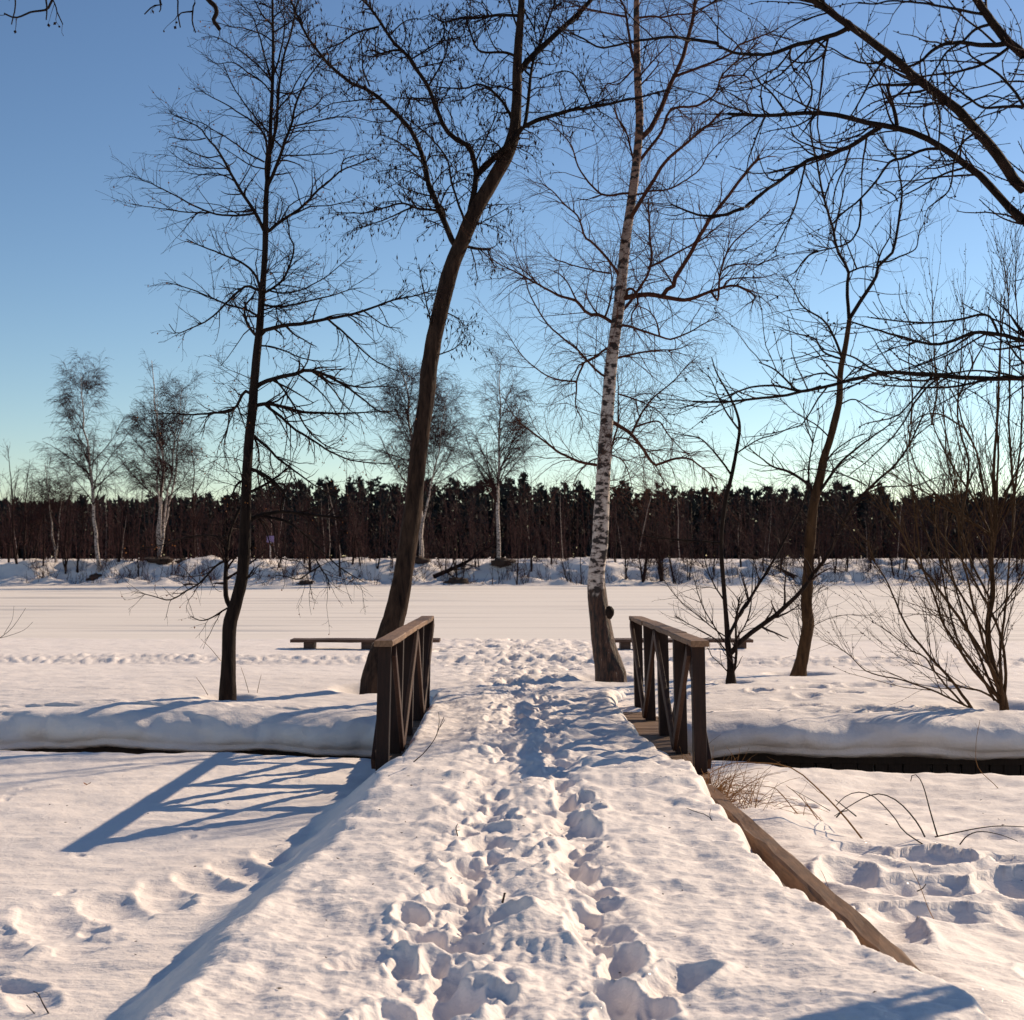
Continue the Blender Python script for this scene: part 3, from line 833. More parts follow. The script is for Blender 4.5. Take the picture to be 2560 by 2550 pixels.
class Tree:
    """a tree drawn from its trunk and limbs; twigs grow from them"""
    def __init__(self, name, label, Y, trunk, limbs, seed, bark, limb_mat=None, base=None, spread=0.45, lean=0.0, trunk_sides=18, cat='tree', wob=0.15, ylim=None):
        self.rng = np.random.default_rng(seed)
        tp = np.array([(a, b) for a, b, r in trunk], float); tr = np.array([r for a, b, r in trunk], float)
        n = 90
        P2 = resample(np.column_stack([tp, tr * 10]), n)
        depth = Y + lean * np.linspace(0, 1, n)
        P = px3(P2[:, :2], depth); R = P2[:, 2] / 10 * depth / FPX
        if base is not None: P[0, 2] = base
        self.root_loc = P[0].copy()
        self.root = empty(name, tuple(self.root_loc), label, cat)
        ang = np.arange(trunk_sides) * 2 * math.pi / trunk_sides
        ks = np.linspace(0, 40, n)
        rough = 1 + wob * noise(np.cos(ang)[None, :] * 1.3 + ks[:, None] * 0.35, np.sin(ang)[None, :] * 1.3 + seed + ks[:, None] * 0.1, seed) + 0.6 * wob * noise(np.cos(ang)[None, :] * 3 + ks[:, None], np.sin(ang)[None, :] * 3 + seed, seed + 1)
        flare = 1 + 0.22 * np.exp(-np.linspace(0, 1, n) * 28)
        self.trunk = Tubes().add(P, R * flare, trunk_sides, rough[None]).build('trunk', bark, self.root, self.root_loc)
        self.px = [P2[:, :2]]; self.dp = [depth]
        self.P = []; self.R = []
        n = 22
        for ln in limbs:
            r0, r1, p = parse(ln)
            q = resample(p, n)
            allp = np.concatenate(self.px); alld = np.concatenate(self.dp)
            i = np.argmin(((allp - q[0]) ** 2).sum(1))
            d0 = alld[i]
            near_ = math.sqrt(((allp[i] - q[0]) ** 2).sum())
            if near_ < 60: q = q + (allp[i] - q[0]) * np.linspace(1, 0, n)[:, None] ** 3
            L = np.linalg.norm(np.diff(q, axis=0), axis=1).sum() * d0 / FPX
            k = self.rng.uniform(0.25, 1.0) * self.rng.choice([-1, 1]) * spread
            d = d0 + k * L * np.linspace(0, 1, n) + 0.05 * L * np.cumsum(self.rng.normal(size=n)) / math.sqrt(n)
            if ylim: d = np.clip(d, *ylim)
            B = px3(q, d)
            Rr = np.linspace(r0, r1, n) * d / FPX
            B = B + np.cumsum(self.rng.normal(size=(n, 3)), 0) * L * 0.002
            Tubes().add(B, Rr, 8).build('branch', limb_mat or bark, self.root, self.root_loc)
            self.px.append(q); self.dp.append(d)
            self.P.append(B); self.R.append(Rr)
        self.P = np.array(self.P) if self.P else np.zeros((0, n, 3)); self.R = np.array(self.R) if len(self.P) else np.zeros((0, n))
        self.trunkP, self.trunkR = P, R
    def grow(self, levels, mat, name='twigs', ends=True, trunk=None):
        T = Tubes(); cur = (self.P, self.R); out = []
        if trunk:
            a = spawn(self.rng, self.trunkP[None], self.trunkR[None], **trunk)
            T.add(*a, 4)
            cur = (np.concatenate([cur[0], resample3(a[0], self.P.shape[1])]), np.concatenate([cur[1], resample1(a[1], self.P.shape[1])]))
        for k, lv in enumerate(levels):
            nx = spawn(self.rng, cur[0], cur[1], **lv)
            if k == 0 and ends and len(self.P):
                # every limb runs out into a few fine shoots
                e = spawn(self.rng, self.P[:, -6:], self.R[:, -6:], dens=14, t0=0.3, t1=1.0, L0=lv['L0'] * 0.8, L1=lv['L1'], ang=lv['ang'] * 0.5, n=lv['n'], trop=lv.get('trop', 0), wig=lv.get('wig', .15), rmin=lv.get('rmin', .002), rmax=lv.get('rmax', .006))
                nx = (np.concatenate([nx[0], e[0]]), np.concatenate([nx[1], e[1]]))
            T.add(*nx, 4 if k == 0 else 3)
            out.append(nx); cur = nx
        o = T.build(name, mat, self.root, self.root_loc)
        tag(o, kind='stuff')
        return out

def resample3(P, n):
    m = P.shape[1]; t = np.linspace(0, m - 1, n); i = np.minimum(t.astype(int), m - 2); u = (t - i)[None, :, None]
    return P[:, i] * (1 - u) + P[:, i + 1] * u
def resample1(R, n):
    m = R.shape[1]; t = np.linspace(0, m - 1, n); i = np.minimum(t.astype(int), m - 2); u = (t - i)[None, :]
    return R[:, i] * (1 - u) + R[:, i + 1] * u

def hang(tr, batch, dens, name, mat, ln, w, down=1.0, rng=None, t0=0.2):
    """catkins, buds or dead leaves along a batch of twigs"""
    rng = rng or tr.rng
    P, R = batch
    L = plen(P); cnt = np.floor(L * dens + rng.random(len(L))).astype(int)
    idx = np.repeat(np.arange(len(L)), cnt); K = len(idx)
    t = t0 + (1 - t0) * rng.random(K); m = P.shape[1]
    f = t * (m - 1); i = np.minimum(f.astype(int), m - 2); u = (f - i)[:, None]
    C = P[idx, i] * (1 - u) + P[idx, i + 1] * u
    D = rng.normal(size=(K, 3)) * 0.35 + np.array([[0, 0, -down]]) + (P[idx, i + 1] - P[idx, i]) * (0 if down > 0.3 else 6)
    o = Tubes().blobs(C, D, ln * rng.uniform(0.7, 1.3, K), w * rng.uniform(0.7, 1.3, K)).build(name, mat, tr.root, tr.root_loc)
    if o: tag(o, kind='stuff')

# --- the slender dark tree on the left
T1 = Tree('linden_tree', 'slender dark trunked bare tree left of the bridge with drooping lower branches', 18.4,
    [(568, 1748, 18), (571, 1650, 17), (575, 1560, 16), (590, 1505, 15), (604, 1450, 15), (612, 1370, 14.5), (614, 1290, 14.5), (615, 1232, 12), (623, 1099, 11.5), (631, 1026, 11.5), (638, 933, 10.5), (644, 866, 9.5), (650, 800, 8.8), (655, 733, 8), (663, 624, 7.4), (665, 499, 6.6), (674, 382, 5.4), (677, 299, 4.6), (681, 213, 4.2), (683, 100, 3.5), (681, 0, 2.6), (684, -180, 1.2)],
    '''B 4 2 838,740 800,690 765,620 755,510 815,430 835,390
B 4.6 1.2 835,640 830,560 850,480 850,340 800,230 700,155 560,100 430,50 320,0
B 3.6 1 870,370 790,342 740,360 640,455 540,560 440,625 330,670 245,695 190,625
B 3 1 820,560 740,515 620,485 520,435 420,395 300,350 170,318
B 3.6 1.4 908,410 970,375 1050,300 1100,200 1130,60 1105,-10 1085,-170
B 3 1 905,495 1000,505 1130,485 1300,445 1430,410 1560,360 1640,350
B 2.4 .9 965,385 1060,400 1180,375 1330,300 1430,220 1530,140
B 5.6 1.2 890,720 940,675 1060,645 1220,625 1400,585 1560,545 1700,505 1820,455 1924,425 2050,395 2200,360
B 3 .9 1370,600 1480,680 1600,780 1720,885 1850,955 1990,1010
B 2 .9 1640,530 1740,600 1830,650 1924,660
B 6 1.4 865,1090 930,1045 1030,1018 1150,995 1235,972 1330,1000 1420,1040 1530,1100 1640,1190 1740,1280 1850,1310
B 3 .9 990,1040 1060,1140 1150,1280 1220,1400 1320,1500 1450,1570 1600,1600
B 2.6 .9 1130,1000 1230,1070 1330,1150 1420,1260 1480,1350
B 2.6 .9 1270,990 1360,1060 1440,1150 1520,1260 1640,1340
B 2.4 .9 1500,1085 1640,1105 1800,1095 1924,1110
B 5 1 840,1255 900,1238 980,1240 1080,1265 1200,1298 1330,1305 1500,1308 1650,1300 1800,1290
B 4 1 920,1250 1020,1330 1120,1415 1250,1500 1380,1575 1550,1650 1700,1670 1850,1672
B 4.4 1 785,1200 770,1160 735,1142 710,1180 690,1235 640,1285 500,1300 350,1312 200,1305 80,1308
B 2.4 .9 640,1290 632,1400 600,1560 640,1700
B 2.6 1 700,1250 740,1340 770,1420
B 4 1.2 835,1440 870,1490 950,1570 1020,1650 1090,1710 1180,1775 1280,1850 1400,1924
B 5 2 820,1735 880,1750 960,1800 1020,1860 1060,1924 1075,2000
B 4 2 795,1930 900,1850 1000,1780 1080,1715
B 3 1 840,1450 865,1560 865,1660 850,1730 860,1830
B 2.4 .9 875,800 950,800 1050,830 1160,880 1280,905 1440,908
B 3.4 1.2 735,1830 720,1800 690,1830 670,1900 660,1990
H 7 3 1205,815 1185,740 1190,640 1205,500 1220,400 1270,280 1310,190
H 6 2.6 1335,350 1380,305 1450,285 1540,278 1640,290 1730,300 1830,310
H 2.6 1 1200,430 1080,405 950,420 850,455 750,470
H 3 1 1190,540 1140,570 1060,660 990,710 910,750 830,735 740,712
H 2.4 .9 1185,800 1130,840 1080,855 1020,835
H 3.4 2 1305,670 1330,620 1350,595
I 3.6 1.2 150,400 340,450 430,510 510,580 530,680 570,760 620,830 640,920
I 2.6 .9 510,580 600,660 700,760 780,810 880,870
I 2 .9 570,760 500,800 420,850 330,830 250,820
I 2 .9 120,420 180,500 230,640 300,700 420,720
A 5 1 905,1740 870,1660 820,1580 760,1490 700,1400 640,1300 600,1220 560,1150 480,1060 420,980 330,930 250,890 195,855
A 3 .9 815,1590 730,1610 600,1612 480,1590 360,1540 240,1470 120,1410 0,1355 -110,1315
A 2 .8 500,1600 300,1590 150,1565 0,1548 -90,1530
A 1.8 .8 640,1330 500,1320 380,1305 265,1285
A 1.8 .8 610,1270 480,1265 340,1235 205,1145
A 1.8 .8 560,1180 480,1190 380,1160 290,1115 205,1095
A 1.8 .8 470,1060 380,1060 270,1045 190,1033
A 4.4 1 940,1780 1020,1715 1100,1650 1200,1570 1310,1450 1400,1370 1480,1300 1570,1260 1650,1230 1740,1195 1804,1250
A 2.2 .8 1130,1630 1250,1560 1400,1540 1590,1495
A 2 .8 1470,1310 1495,1215 1560,1180 1680,1155
A 5 1 935,1450 985,1320 1030,1180 1070,1050 1110,930 1130,820 1160,720 1200,630 1260,540 1330,450 1390,350
A 2.2 .8 1110,965 1220,935 1330,900 1450,870 1600,870 1740,905 1804,905
A 2 .8 1120,920 1200,850 1290,800 1360,720 1450,690
A 3.6 .9 905,1400 895,1250 900,1100 875,1000 810,940 740,880 680,845 600,790 500,740 430,700 365,685
A 2.6 .9 1030,1120 950,1020 870,920 800,840 730,740 670,650 620,540 590,470
A 4.4 1.6 960,1180 1000,1020 1015,850 1020,640 1045,450 1080,300 1110,150 1140,0 1150,-80
A 3 .9 960,640 930,530 900,420 870,290 820,130 760,60 700,-10
A 2.8 .9 980,560 1020,440 1050,270 1060,150 1030,80 1010,-20
A 2.2 .9 980,250 1090,170 1160,120 1250,60
A 2.6 1 970,210 900,130 860,60 830,0 815,-50
A 2.4 .8 900,1230 780,1160 680,1080 600,1020 500,960 430,920 260,870
A 2 .8 1050,1150 1180,1165 1300,1165 1400,1160 1510,1125
A 2 .8 900,1290 800,1250 700,1180 600,1110
A 2.2 .8 950,600 860,500 740,400 640,340 540,290 425,290
A 2.2 .8 960,700 900,620 780,540 680,470 560,480 485,455
A 2.2 .8 1040,800 1100,720 1150,610 1220,500 1330,430
A 2 .8 1000,680 1120,700 1250,640 1350,660
A 2 .8 960,320 880,260 760,220 640,200 540,170
A 2 .8 970,150 1060,60 1120,0
A 2 .8 965,90 900,40 820,10'''.split('\n'), 101, M['dark_bark'], base=shore_z(-3.59, 18.4) - 0.08)
tw = T1.grow([dict(dens=13, t0=0.08, t1=1, L0=0.16, L1=0.75, ang=0.85, n=6, trop=-0.01, wig=0.15, rmin=0.0030),
              dict(dens=9, t0=0.1, t1=1, L0=0.06, L1=0.30, ang=0.75, n=3, wig=0.2, rmin=0.0024)], M['twig'],
             trunk=dict(dens=11, t0=0.22, t1=1, L0=0.35, L1=1.2, ang=1.15, n=9, trop=0.0, wig=0.13, rmin=0.003, rmax=0.006))
hang(T1, tw[1], 1.1, 'dry_leaves', M['dry_leaf'], 0.024, 0.010)

# --- the leaning alder behind the left railing
T2 = Tree('alder_tree', 'thick leaning tree with hanging seed catkins rising behind the left railing', 19.4,
    [(935, 1722, 33), (951, 1649, 29), (978, 1570, 26.5), (1008, 1441, 24), (1031, 1275, 22.5), (1045, 1150, 21.5), (1060, 1038, 21), (1084, 851, 20.5), (1123, 692, 20), (1157, 599, 19), (1190, 524, 18.5), (1228, 456, 18), (1261, 397, 17), (1284, 337, 15), (1291, 262, 13), (1293, 168, 12), (1299, 75, 9.5), (1304, 0, 8), (1312, -160, 5)],
    '''C 8 2.4 990,1670 930,1530 870,1380 820,1230 800,1080 780,980 740,880 690,800 600,700 510,620 440,580 340,540 250,470 170,390 90,280 30,190 0,120 -50,0
C 10 7 1090,1540 1120,1380 1140,1260 1150,1170
C 7 2.6 1150,1170 1120,1000 1080,970 1010,930 960,880 920,790 880,680 850,600 810,530 760,460 710,380 640,310 570,220 510,130 450,60 400,15 340,-20
C 9 6 1150,1170 1250,1080 1340,1000 1430,900 1470,845
C 6 2 1470,845 1560,810 1700,770 1800,745 1924,725 2150,690 2350,650 2450,625
C 5 2 1470,845 1490,740 1510,600 1530,430 1580,310 1640,170 1690,50 1715,-40
C 8 5 1450,490 1520,400 1600,320 1720,210 1830,110 1924,20 1990,-60
C 4.4 1.4 1370,830 1340,720 1290,640 1230,580 1160,560 1080,590 960,590 880,580
C 4 1.4 1390,380 1320,350 1200,345 1150,320 1100,200 1080,120
C 4.4 1.4 1400,85 1280,90 1130,120 1000,130 930,150 830,90
C 3.6 1.2 650,330 590,330 490,355 480,260 500,180
C 3.2 1.2 515,155 440,180 340,220 250,280 120,330
C 2.4 1 930,150 940,210 900,290 800,350 720,350
C 2.6 1 850,600 900,480 950,350 965,230 990,120
C 3.4 1 890,1360 760,1370 650,1350 520,1390 400,1420 200,1415
C 2.2 1 720,1380 600,1440 480,1490 330,1530
C 2.4 1 890,1360 970,1240 1080,1190
C 3.4 1.2 1045,1500 1010,1380 980,1230 950,1060 850,920 750,830 680,780 690,720
C 3.2 1.2 980,1640 950,1500 940,1400 895,1360
C 4 3 1105,1665 1170,1668 1248,1663
C 2.6 1 1150,1060 1180,1000 1230,880 1280,770 1295,680
C 2.6 1 1470,50 1540,190 1560,320
C 2.2 1 1540,200 1550,60 1600,20 1680,30
C 2.4 1 460,590 400,470 390,380 370,230 340,180
C 2.4 1 1900,690 1850,570 1780,480 1700,480 1560,540
C 2.2 1 500,640 460,670 360,675 200,690 100,750
C 3 1 1410,200 1375,30 1365,-40
C 2.2 1 640,720 700,650 800,700 900,670 1020,640
C 2 .9 790,1090 700,1000 620,940 500,890
C 2 .9 830,1240 720,1160 600,1130 530,1140
C 2 .9 860,1330 760,1290 640,1240 560,1150
C 2 .9 790,1100 860,1040 950,1060
C 2 .9 1380,640 1290,590 1150,600 1050,660 900,690
C 2 .9 720,390 800,340 900,280 1050,240 1080,140
C 2 .9 560,210 620,170 710,130 830,130
C 2 .9 760,460 900,420 1020,400
C 2 .9 1330,1020 1280,960 1180,930 1060,960
C 2 .9 1130,1560 1220,1480 1340,1400 1380,1370
C 2 .9 1390,990 1450,1000 1530,1040
P 2.4 1 1084,850 1062,740 1052,690 1048,660
P 2 .9 1105,770 1150,800 1165,830
P 2 .9 1100,900 1140,870 1160,850'''.split('\n'), 102, M['brown_bark'], M['dark_bark'], base=shore_z(-1.85, 19.4) - 0.12, lean=1.5)
tw = T2.grow([dict(dens=16, t0=0.10, t1=1, L0=0.2, L1=0.95, ang=0.9, n=8, trop=0.0, wig=0.2, rmin=0.0034, rmax=0.010),
              dict(dens=11, t0=0.15, t1=1, L0=0.10, L1=0.42, ang=0.85, n=4, trop=-0.06, wig=0.25, rmin=0.0027)], M['twig'])
hang(T2, tw[1], 4.0, 'catkins', M['catkin'], 0.068, 0.0105)
hang(T2, tw[0], 1.5, 'catkins', M['catkin'], 0.068, 0.0105)

# --- the birch right of the path
T3 = Tree('birch_tree', 'white barked birch with dark bands and corky brown foot right of the path', 20.5,
    [(1530, 1694, 36), (1521, 1660, 32), (1509, 1607, 28.5), (1496, 1524, 25), (1491, 1441, 21.5), (1500, 1358, 20), (1504, 1275, 19.5), (1508, 1195, 18.5), (1516, 1066, 16.5), (1526, 933, 15.5), (1541, 816, 14), (1549, 750, 13.8), (1556, 683, 13), (1563, 617, 12.8), (1567, 582, 12), (1579, 499, 11), (1588, 432, 10.5), (1596, 349, 10), (1599, 283, 9.8), (1594, 200, 9), (1592, 116, 8), (1591, 33, 7.2), (1594, -80, 5.5), (1600, -220, 3.5)],
    '''E 7 2 905,478 980,450 1080,430 1180,430 1330,455 1440,435 1560,380 1640,355 1740,340 1830,380 1890,430 1860,465
E 6 3.4 1180,430 1210,385 1265,365 1280,290 1340,200 1400,100 1450,0 1560,-170 1720,-380 1850,-550 1924,-620
E 2.6 1 1270,365 1230,280 1180,190 1120,140
E 3.2 1.2 1580,390 1630,460 1640,300 1660,180 1700,80 1760,0 1900,-120 2020,-230
E 2.2 1 1660,330 1690,290 1780,280 1924,285 2050,250
E 2.2 1 1660,225 1720,185 1850,175 1924,178 2060,110
E 4 2 900,580 960,490 1010,400 1060,300 1095,200 1100,80 1090,0 1080,-170 1070,-330
E 3.2 1.2 1100,215 1200,160 1320,90 1420,40 1500,0 1640,-120
E 5 1.1 810,650 760,610 700,570 610,555 540,460 450,430 360,390 250,330 130,260 20,205 -100,140
E 2.4 1.2 690,560 640,470 600,390
E 3 1.2 770,610 790,520 810,400 805,260 780,200
E 2.4 1 805,260 700,240 600,215 480,180 380,150
E 4 1.2 850,300 820,220 760,130 700,60 650,15 600,-30 560,-170 470,-250 380,-350 290,-420
E 3.4 1 770,845 740,825 690,870 610,920 560,950 540,1000 490,1080
E 2.8 1 610,925 560,1030 545,1120 540,1250 580,1350 590,1420
E 3 .9 750,1040 680,1000 620,930 540,830 430,730 330,630 250,510 190,390 150,250 100,130 75,20
E 2.4 .9 545,1070 450,1060 330,1030 230,960 120,860 30,720
E 3.6 1 895,675 960,675 1060,705 1180,735 1260,750 1380,700 1500,630 1620,580
E 2.4 1 1165,690 1140,600 1080,530 1010,500
E 3 1 870,905 930,880 1040,850 1200,828 1320,820 1415,770
E 5.4 1.4 825,1370 870,1378 930,1420 985,1465 1050,1560 1135,1690 1220,1665 1310,1640 1400,1655 1500,1730 1600,1810
E 3.2 1 985,1460 1010,1390 1060,1280 1130,1190 1230,1110 1320,1020 1400,920
E 2.6 1 1000,1420 1100,1380 1175,1370 1230,1440 1320,1540 1400,1620
E 4 .9 695,1675 640,1655 560,1650 480,1615 400,1580 300,1500 180,1410 90,1310 0,1170
E 3.2 1 815,1700 830,1620 850,1500 870,1400 865,1250 860,1100 850,990
E 2 1 870,1500 900,1480 990,1510 1100,1590 1240,1680 1280,1760
E 4 1.4 905,430 920,370 960,370 995,420 995,490 960,550 960,640
E 2 1 700,1610 660,1620 600,1680 540,1780 510,1860
E 2 1 830,1620 900,1660 940,1760 960,1850
E 2.2 1 870,1160 960,1190 1060,1230 1160,1290 1240,1380
E 2.2 .9 540,460 480,330 420,260 330,220
E 2.2 .9 250,330 150,230 50,180
D 7 4 1020,1060 1100,980 1150,880 1200,760 1250,620 1300,500 1350,350 1390,180 1415,0 1430,-120
D 5.4 2.6 985,1700 1030,1560 1100,1420 1180,1270 1260,1160 1350,1080 1440,1000 1550,910 1630,825
D 4.4 1.6 1010,1290 1100,1150 1180,1030 1220,920 1260,820 1330,795 1440,785 1560,720 1610,680 1650,560 1760,450 1840,380 1924,300
D 4 1.6 1280,570 1400,520 1560,460 1700,390 1760,330 1860,290 1924,265 2060,200
D 3 1.4 960,1280 950,1150 920,1000 890,940 840,880
D 3.2 1 940,1450 860,1455 800,1470 720,1460 640,1380 560,1250 530,1140 480,1050 320,900
D 2.8 1 1000,1430 1060,1440 1120,1420 1250,1415 1350,1365 1470,1280 1540,1170 1640,1060 1680,1010
D 4.4 2 985,500 950,350 930,200 910,60 880,0 840,-80
D 3 1.4 1010,140 1120,125 1200,130 1300,110 1400,100 1500,50 1600,0
D 3 1.2 920,140 800,110 650,70 520,30 430,0
D 2.6 1.2 1010,620 1070,520 1150,420 1240,330
D 2.6 1 1600,0 1500,60 1420,140
D 2.4 1 1010,660 1100,560 1160,480 1130,420
D 2.4 1 950,520 860,640 780,640 720,720
D 2.2 1 930,1020 860,900 820,760 760,650
D 2.4 1 1650,600 1740,570 1830,580 1870,660 1830,730'''.split('\n'), 103, M['birch'], M['red_twig'], base=shore_z(1.36, 20.5) - 0.12, trunk_sides=24, spread=0.55, wob=0.09)
tw = T3.grow([dict(dens=11, t0=0.10, t1=1, L0=0.3, L1=1.2, ang=0.8, n=7, trop=-0.03, wig=0.13, rmin=0.0028, rmax=0.007),
              dict(dens=8, t0=0.1, t1=1, L0=0.2, L1=0.8, ang=0.7, n=5, trop=-0.11, wig=0.12, rmin=0.0021),
              dict(dens=2.6, t0=0.2, t1=1, L0=0.1, L1=0.35, ang=0.7, n=4, trop=-0.12, wig=0.13, rmin=0.0014)], M['red_twig'],
             trunk=dict(dens=6, t0=0.25, t1=1, L0=0.4, L1=1.3, ang=1.0, n=10, trop=-0.02, wig=0.12, rmin=0.003, rmax=0.007))
hang(T3, tw[1], 0.9, 'buds', M['catkin'], 0.018, 0.0045)
# the burl on its foot
bp = at(1524, 1531, 20.3)
th = np.linspace(0, math.pi, 9); ph = np.linspace(0, 2 * math.pi, 14)
TH, PH = np.meshgrid(th, ph)
rr = 0.062 * (1 + 0.25 * noise(TH * 2, PH * 1.5, 4))
S = np.stack([rr * np.sin(TH) * np.cos(PH), rr * np.sin(TH) * np.sin(PH), rr * 1.35 * np.cos(TH)], -1) + bp
obj('burl', mesh_np('burl', S - T3.root_loc, grid_faces(14, 9)), M['dark_bark'], T3.root)

# --- small many-stemmed tree behind the right railing
T4 = Tree('young_tree', 'thin many stemmed young tree in front of the right bench', 19.9,
    [(1828, 1710, 11.5), (1826, 1665, 9), (1820, 1603, 7), (1811, 1485, 5.6), (1803, 1352, 5.2), (1814, 1250, 5.6), (1827, 1199, 5.2), (1839, 1139, 4.6), (1849, 1072, 3.8), (1842, 1032, 3.2), (1825, 992, 2.6), (1792, 933, 1.8), (1779, 893, 1.2)],
    '''P 6.5 2 1829,1640 1860,1600 1935,1540 2014,1454 2077,1360 2119,1269 2179,1202 2232,1153 2264,1100 2290,1040
P 4.4 1.4 1824,1600 1850,1540 1896,1470 1959,1368 1998,1297 2030,1220
E 3 1 1705,1760 1620,1640 1520,1530 1450,1480 1280,1450
E 2.6 1 1765,1440 1690,1330 1620,1200 1560,1060 1480,980
P 4 2 1834,1700 1842,1640 1838,1560 1846,1490
P 3 1.2 1803,1360 1760,1355 1700,1350 1640,1345 1580,1330
P 2 .9 1812,1500 1780,1450 1760,1380 1770,1320
P 2 .9 1822,1640 1790,1600 1740,1570 1690,1540
P 2 .9 1820,1620 1780,1560 1750,1500 1730,1440
P 1.8 .8 1824,1690 1800,1660 1780,1640 1770,1620
P 2 .9 1840,1130 1890,1100 1940,1085 1990,1060
P 2 .9 2179,1202 2100,1180 2020,1170 1960,1190
P 2 .9 2119,1269 2200,1220 2290,1215 2360,1190
P 2 .9 1835,1600 1870,1540 1880,1470 1885,1400
P 1.8 .8 1826,1600 1770,1560 1700,1500 1660,1450'''.split('\n'), 104, M['dark_bark'], None, base=shore_z(3.0, 19.9) - 0.06, trunk_sides=10, spread=0.4)
T4.grow([dict(dens=10, t0=0.1, t1=1, L0=0.2, L1=0.8, ang=0.65, n=7, trop=0.03, wig=0.14, rmin=0.0027),
         dict(dens=6, t0=0.1, t1=1, L0=0.06, L1=0.3, ang=0.7, n=5, trop=0.02, wig=0.16, rmin=0.0019)], M['twig'])

# --- the forked tree in its snow hollow
T5 = Tree('forked_tree', 'dark crooked tree forking high up, standing in a hollow in the snow', 21.8,
    [(1995, 1700, 18), (2002, 1660, 16.5), (2012, 1609, 14), (2019, 1560, 15), (2017, 1500, 13.5), (2022, 1400, 13), (2030, 1291, 12.5), (2052, 1182, 10.5), (2062, 1140, 9.5), (2078, 1086, 9), (2097, 1009, 8.2), (2102, 926, 7.2), (2113, 868, 6.6), (2124, 797, 5.6)],
    '''F 4.6 1.2 725,2190 718,2050 720,1900 720,1840 660,1760 630,1650 620,1550 580,1460 545,1330 520,1220 500,1100 470,990 460,900 470,800 520,720 600,640
F 5.2 1.2 725,2190 800,2060 850,1970 900,1890 920,1810 1000,1740 1030,1600 1045,1450 1060,1320 1050,1200 1035,1090 1000,1050 940,990 880,890
F 2.6 1.2 620,1560 660,1430 690,1300 705,1200 740,1185
F 2.4 1 545,1330 600,1220 640,1170 740,1090
F 2.2 1 1050,1400 1030,1350 950,1290 870,1240
F 2.2 1 1060,1310 1130,1250 1200,1180 1350,1090
F 2.6 1 920,1810 950,1720 1000,1640 1010,1560
F 2.4 1 940,1810 1000,1805 1080,1760 1180,1705 1200,1600 1235,1525
F 2.4 1.4 740,1830 850,1830 910,1840
F 2 1 760,1790 700,1660 640,1590
F 2 1 545,1330 480,1300 420,1180
F 2 .9 1035,1090 1050,1000 1080,930
G 3.6 1 375,385 350,300 310,230 230,180 190,110 150,60
G 3 1 370,390 300,360 270,310 200,290 135,265
G 3 1 355,460 310,440 260,450 190,470
G 4.4 1.2 255,920 230,870 170,830 110,810 70,780 20,740
G 4.4 1.2 285,930 370,800 430,740 500,690 560,650 610,610
G 2.6 1 240,900 250,800 270,700 300,600
G 2.6 1 300,830 340,760 420,700 470,680
G 2 1 330,690 280,640 210,600 140,540
G 2 1 375,560 430,540 500,580 560,600
G 2.2 1 385,480 440,420 520,400
G 2 .9 280,720 240,640 230,560'''.split('\n'), 105, M['willow_bark'], M['dark_bark'], base=shore_z(4.3, 21.8) - 0.05, trunk_sides=14, wob=0.16)
tw = T5.grow([dict(dens=9, t0=0.12, t1=1, L0=0.25, L1=1.1, ang=0.65, n=8, trop=0.03, wig=0.14, rmin=0.0030, rmax=.008),
         dict(dens=4.5, t0=0.1, t1=1, L0=0.08, L1=0.4, ang=0.65, n=5, trop=0.03, wig=0.16, rmin=0.0021)], M['twig'],
        trunk=dict(dens=16, t0=0.05, t1=0.6, L0=0.3, L1=1.6, ang=0.55, n=9, trop=0.06, wig=0.12, rmin=0.003, rmax=0.006))

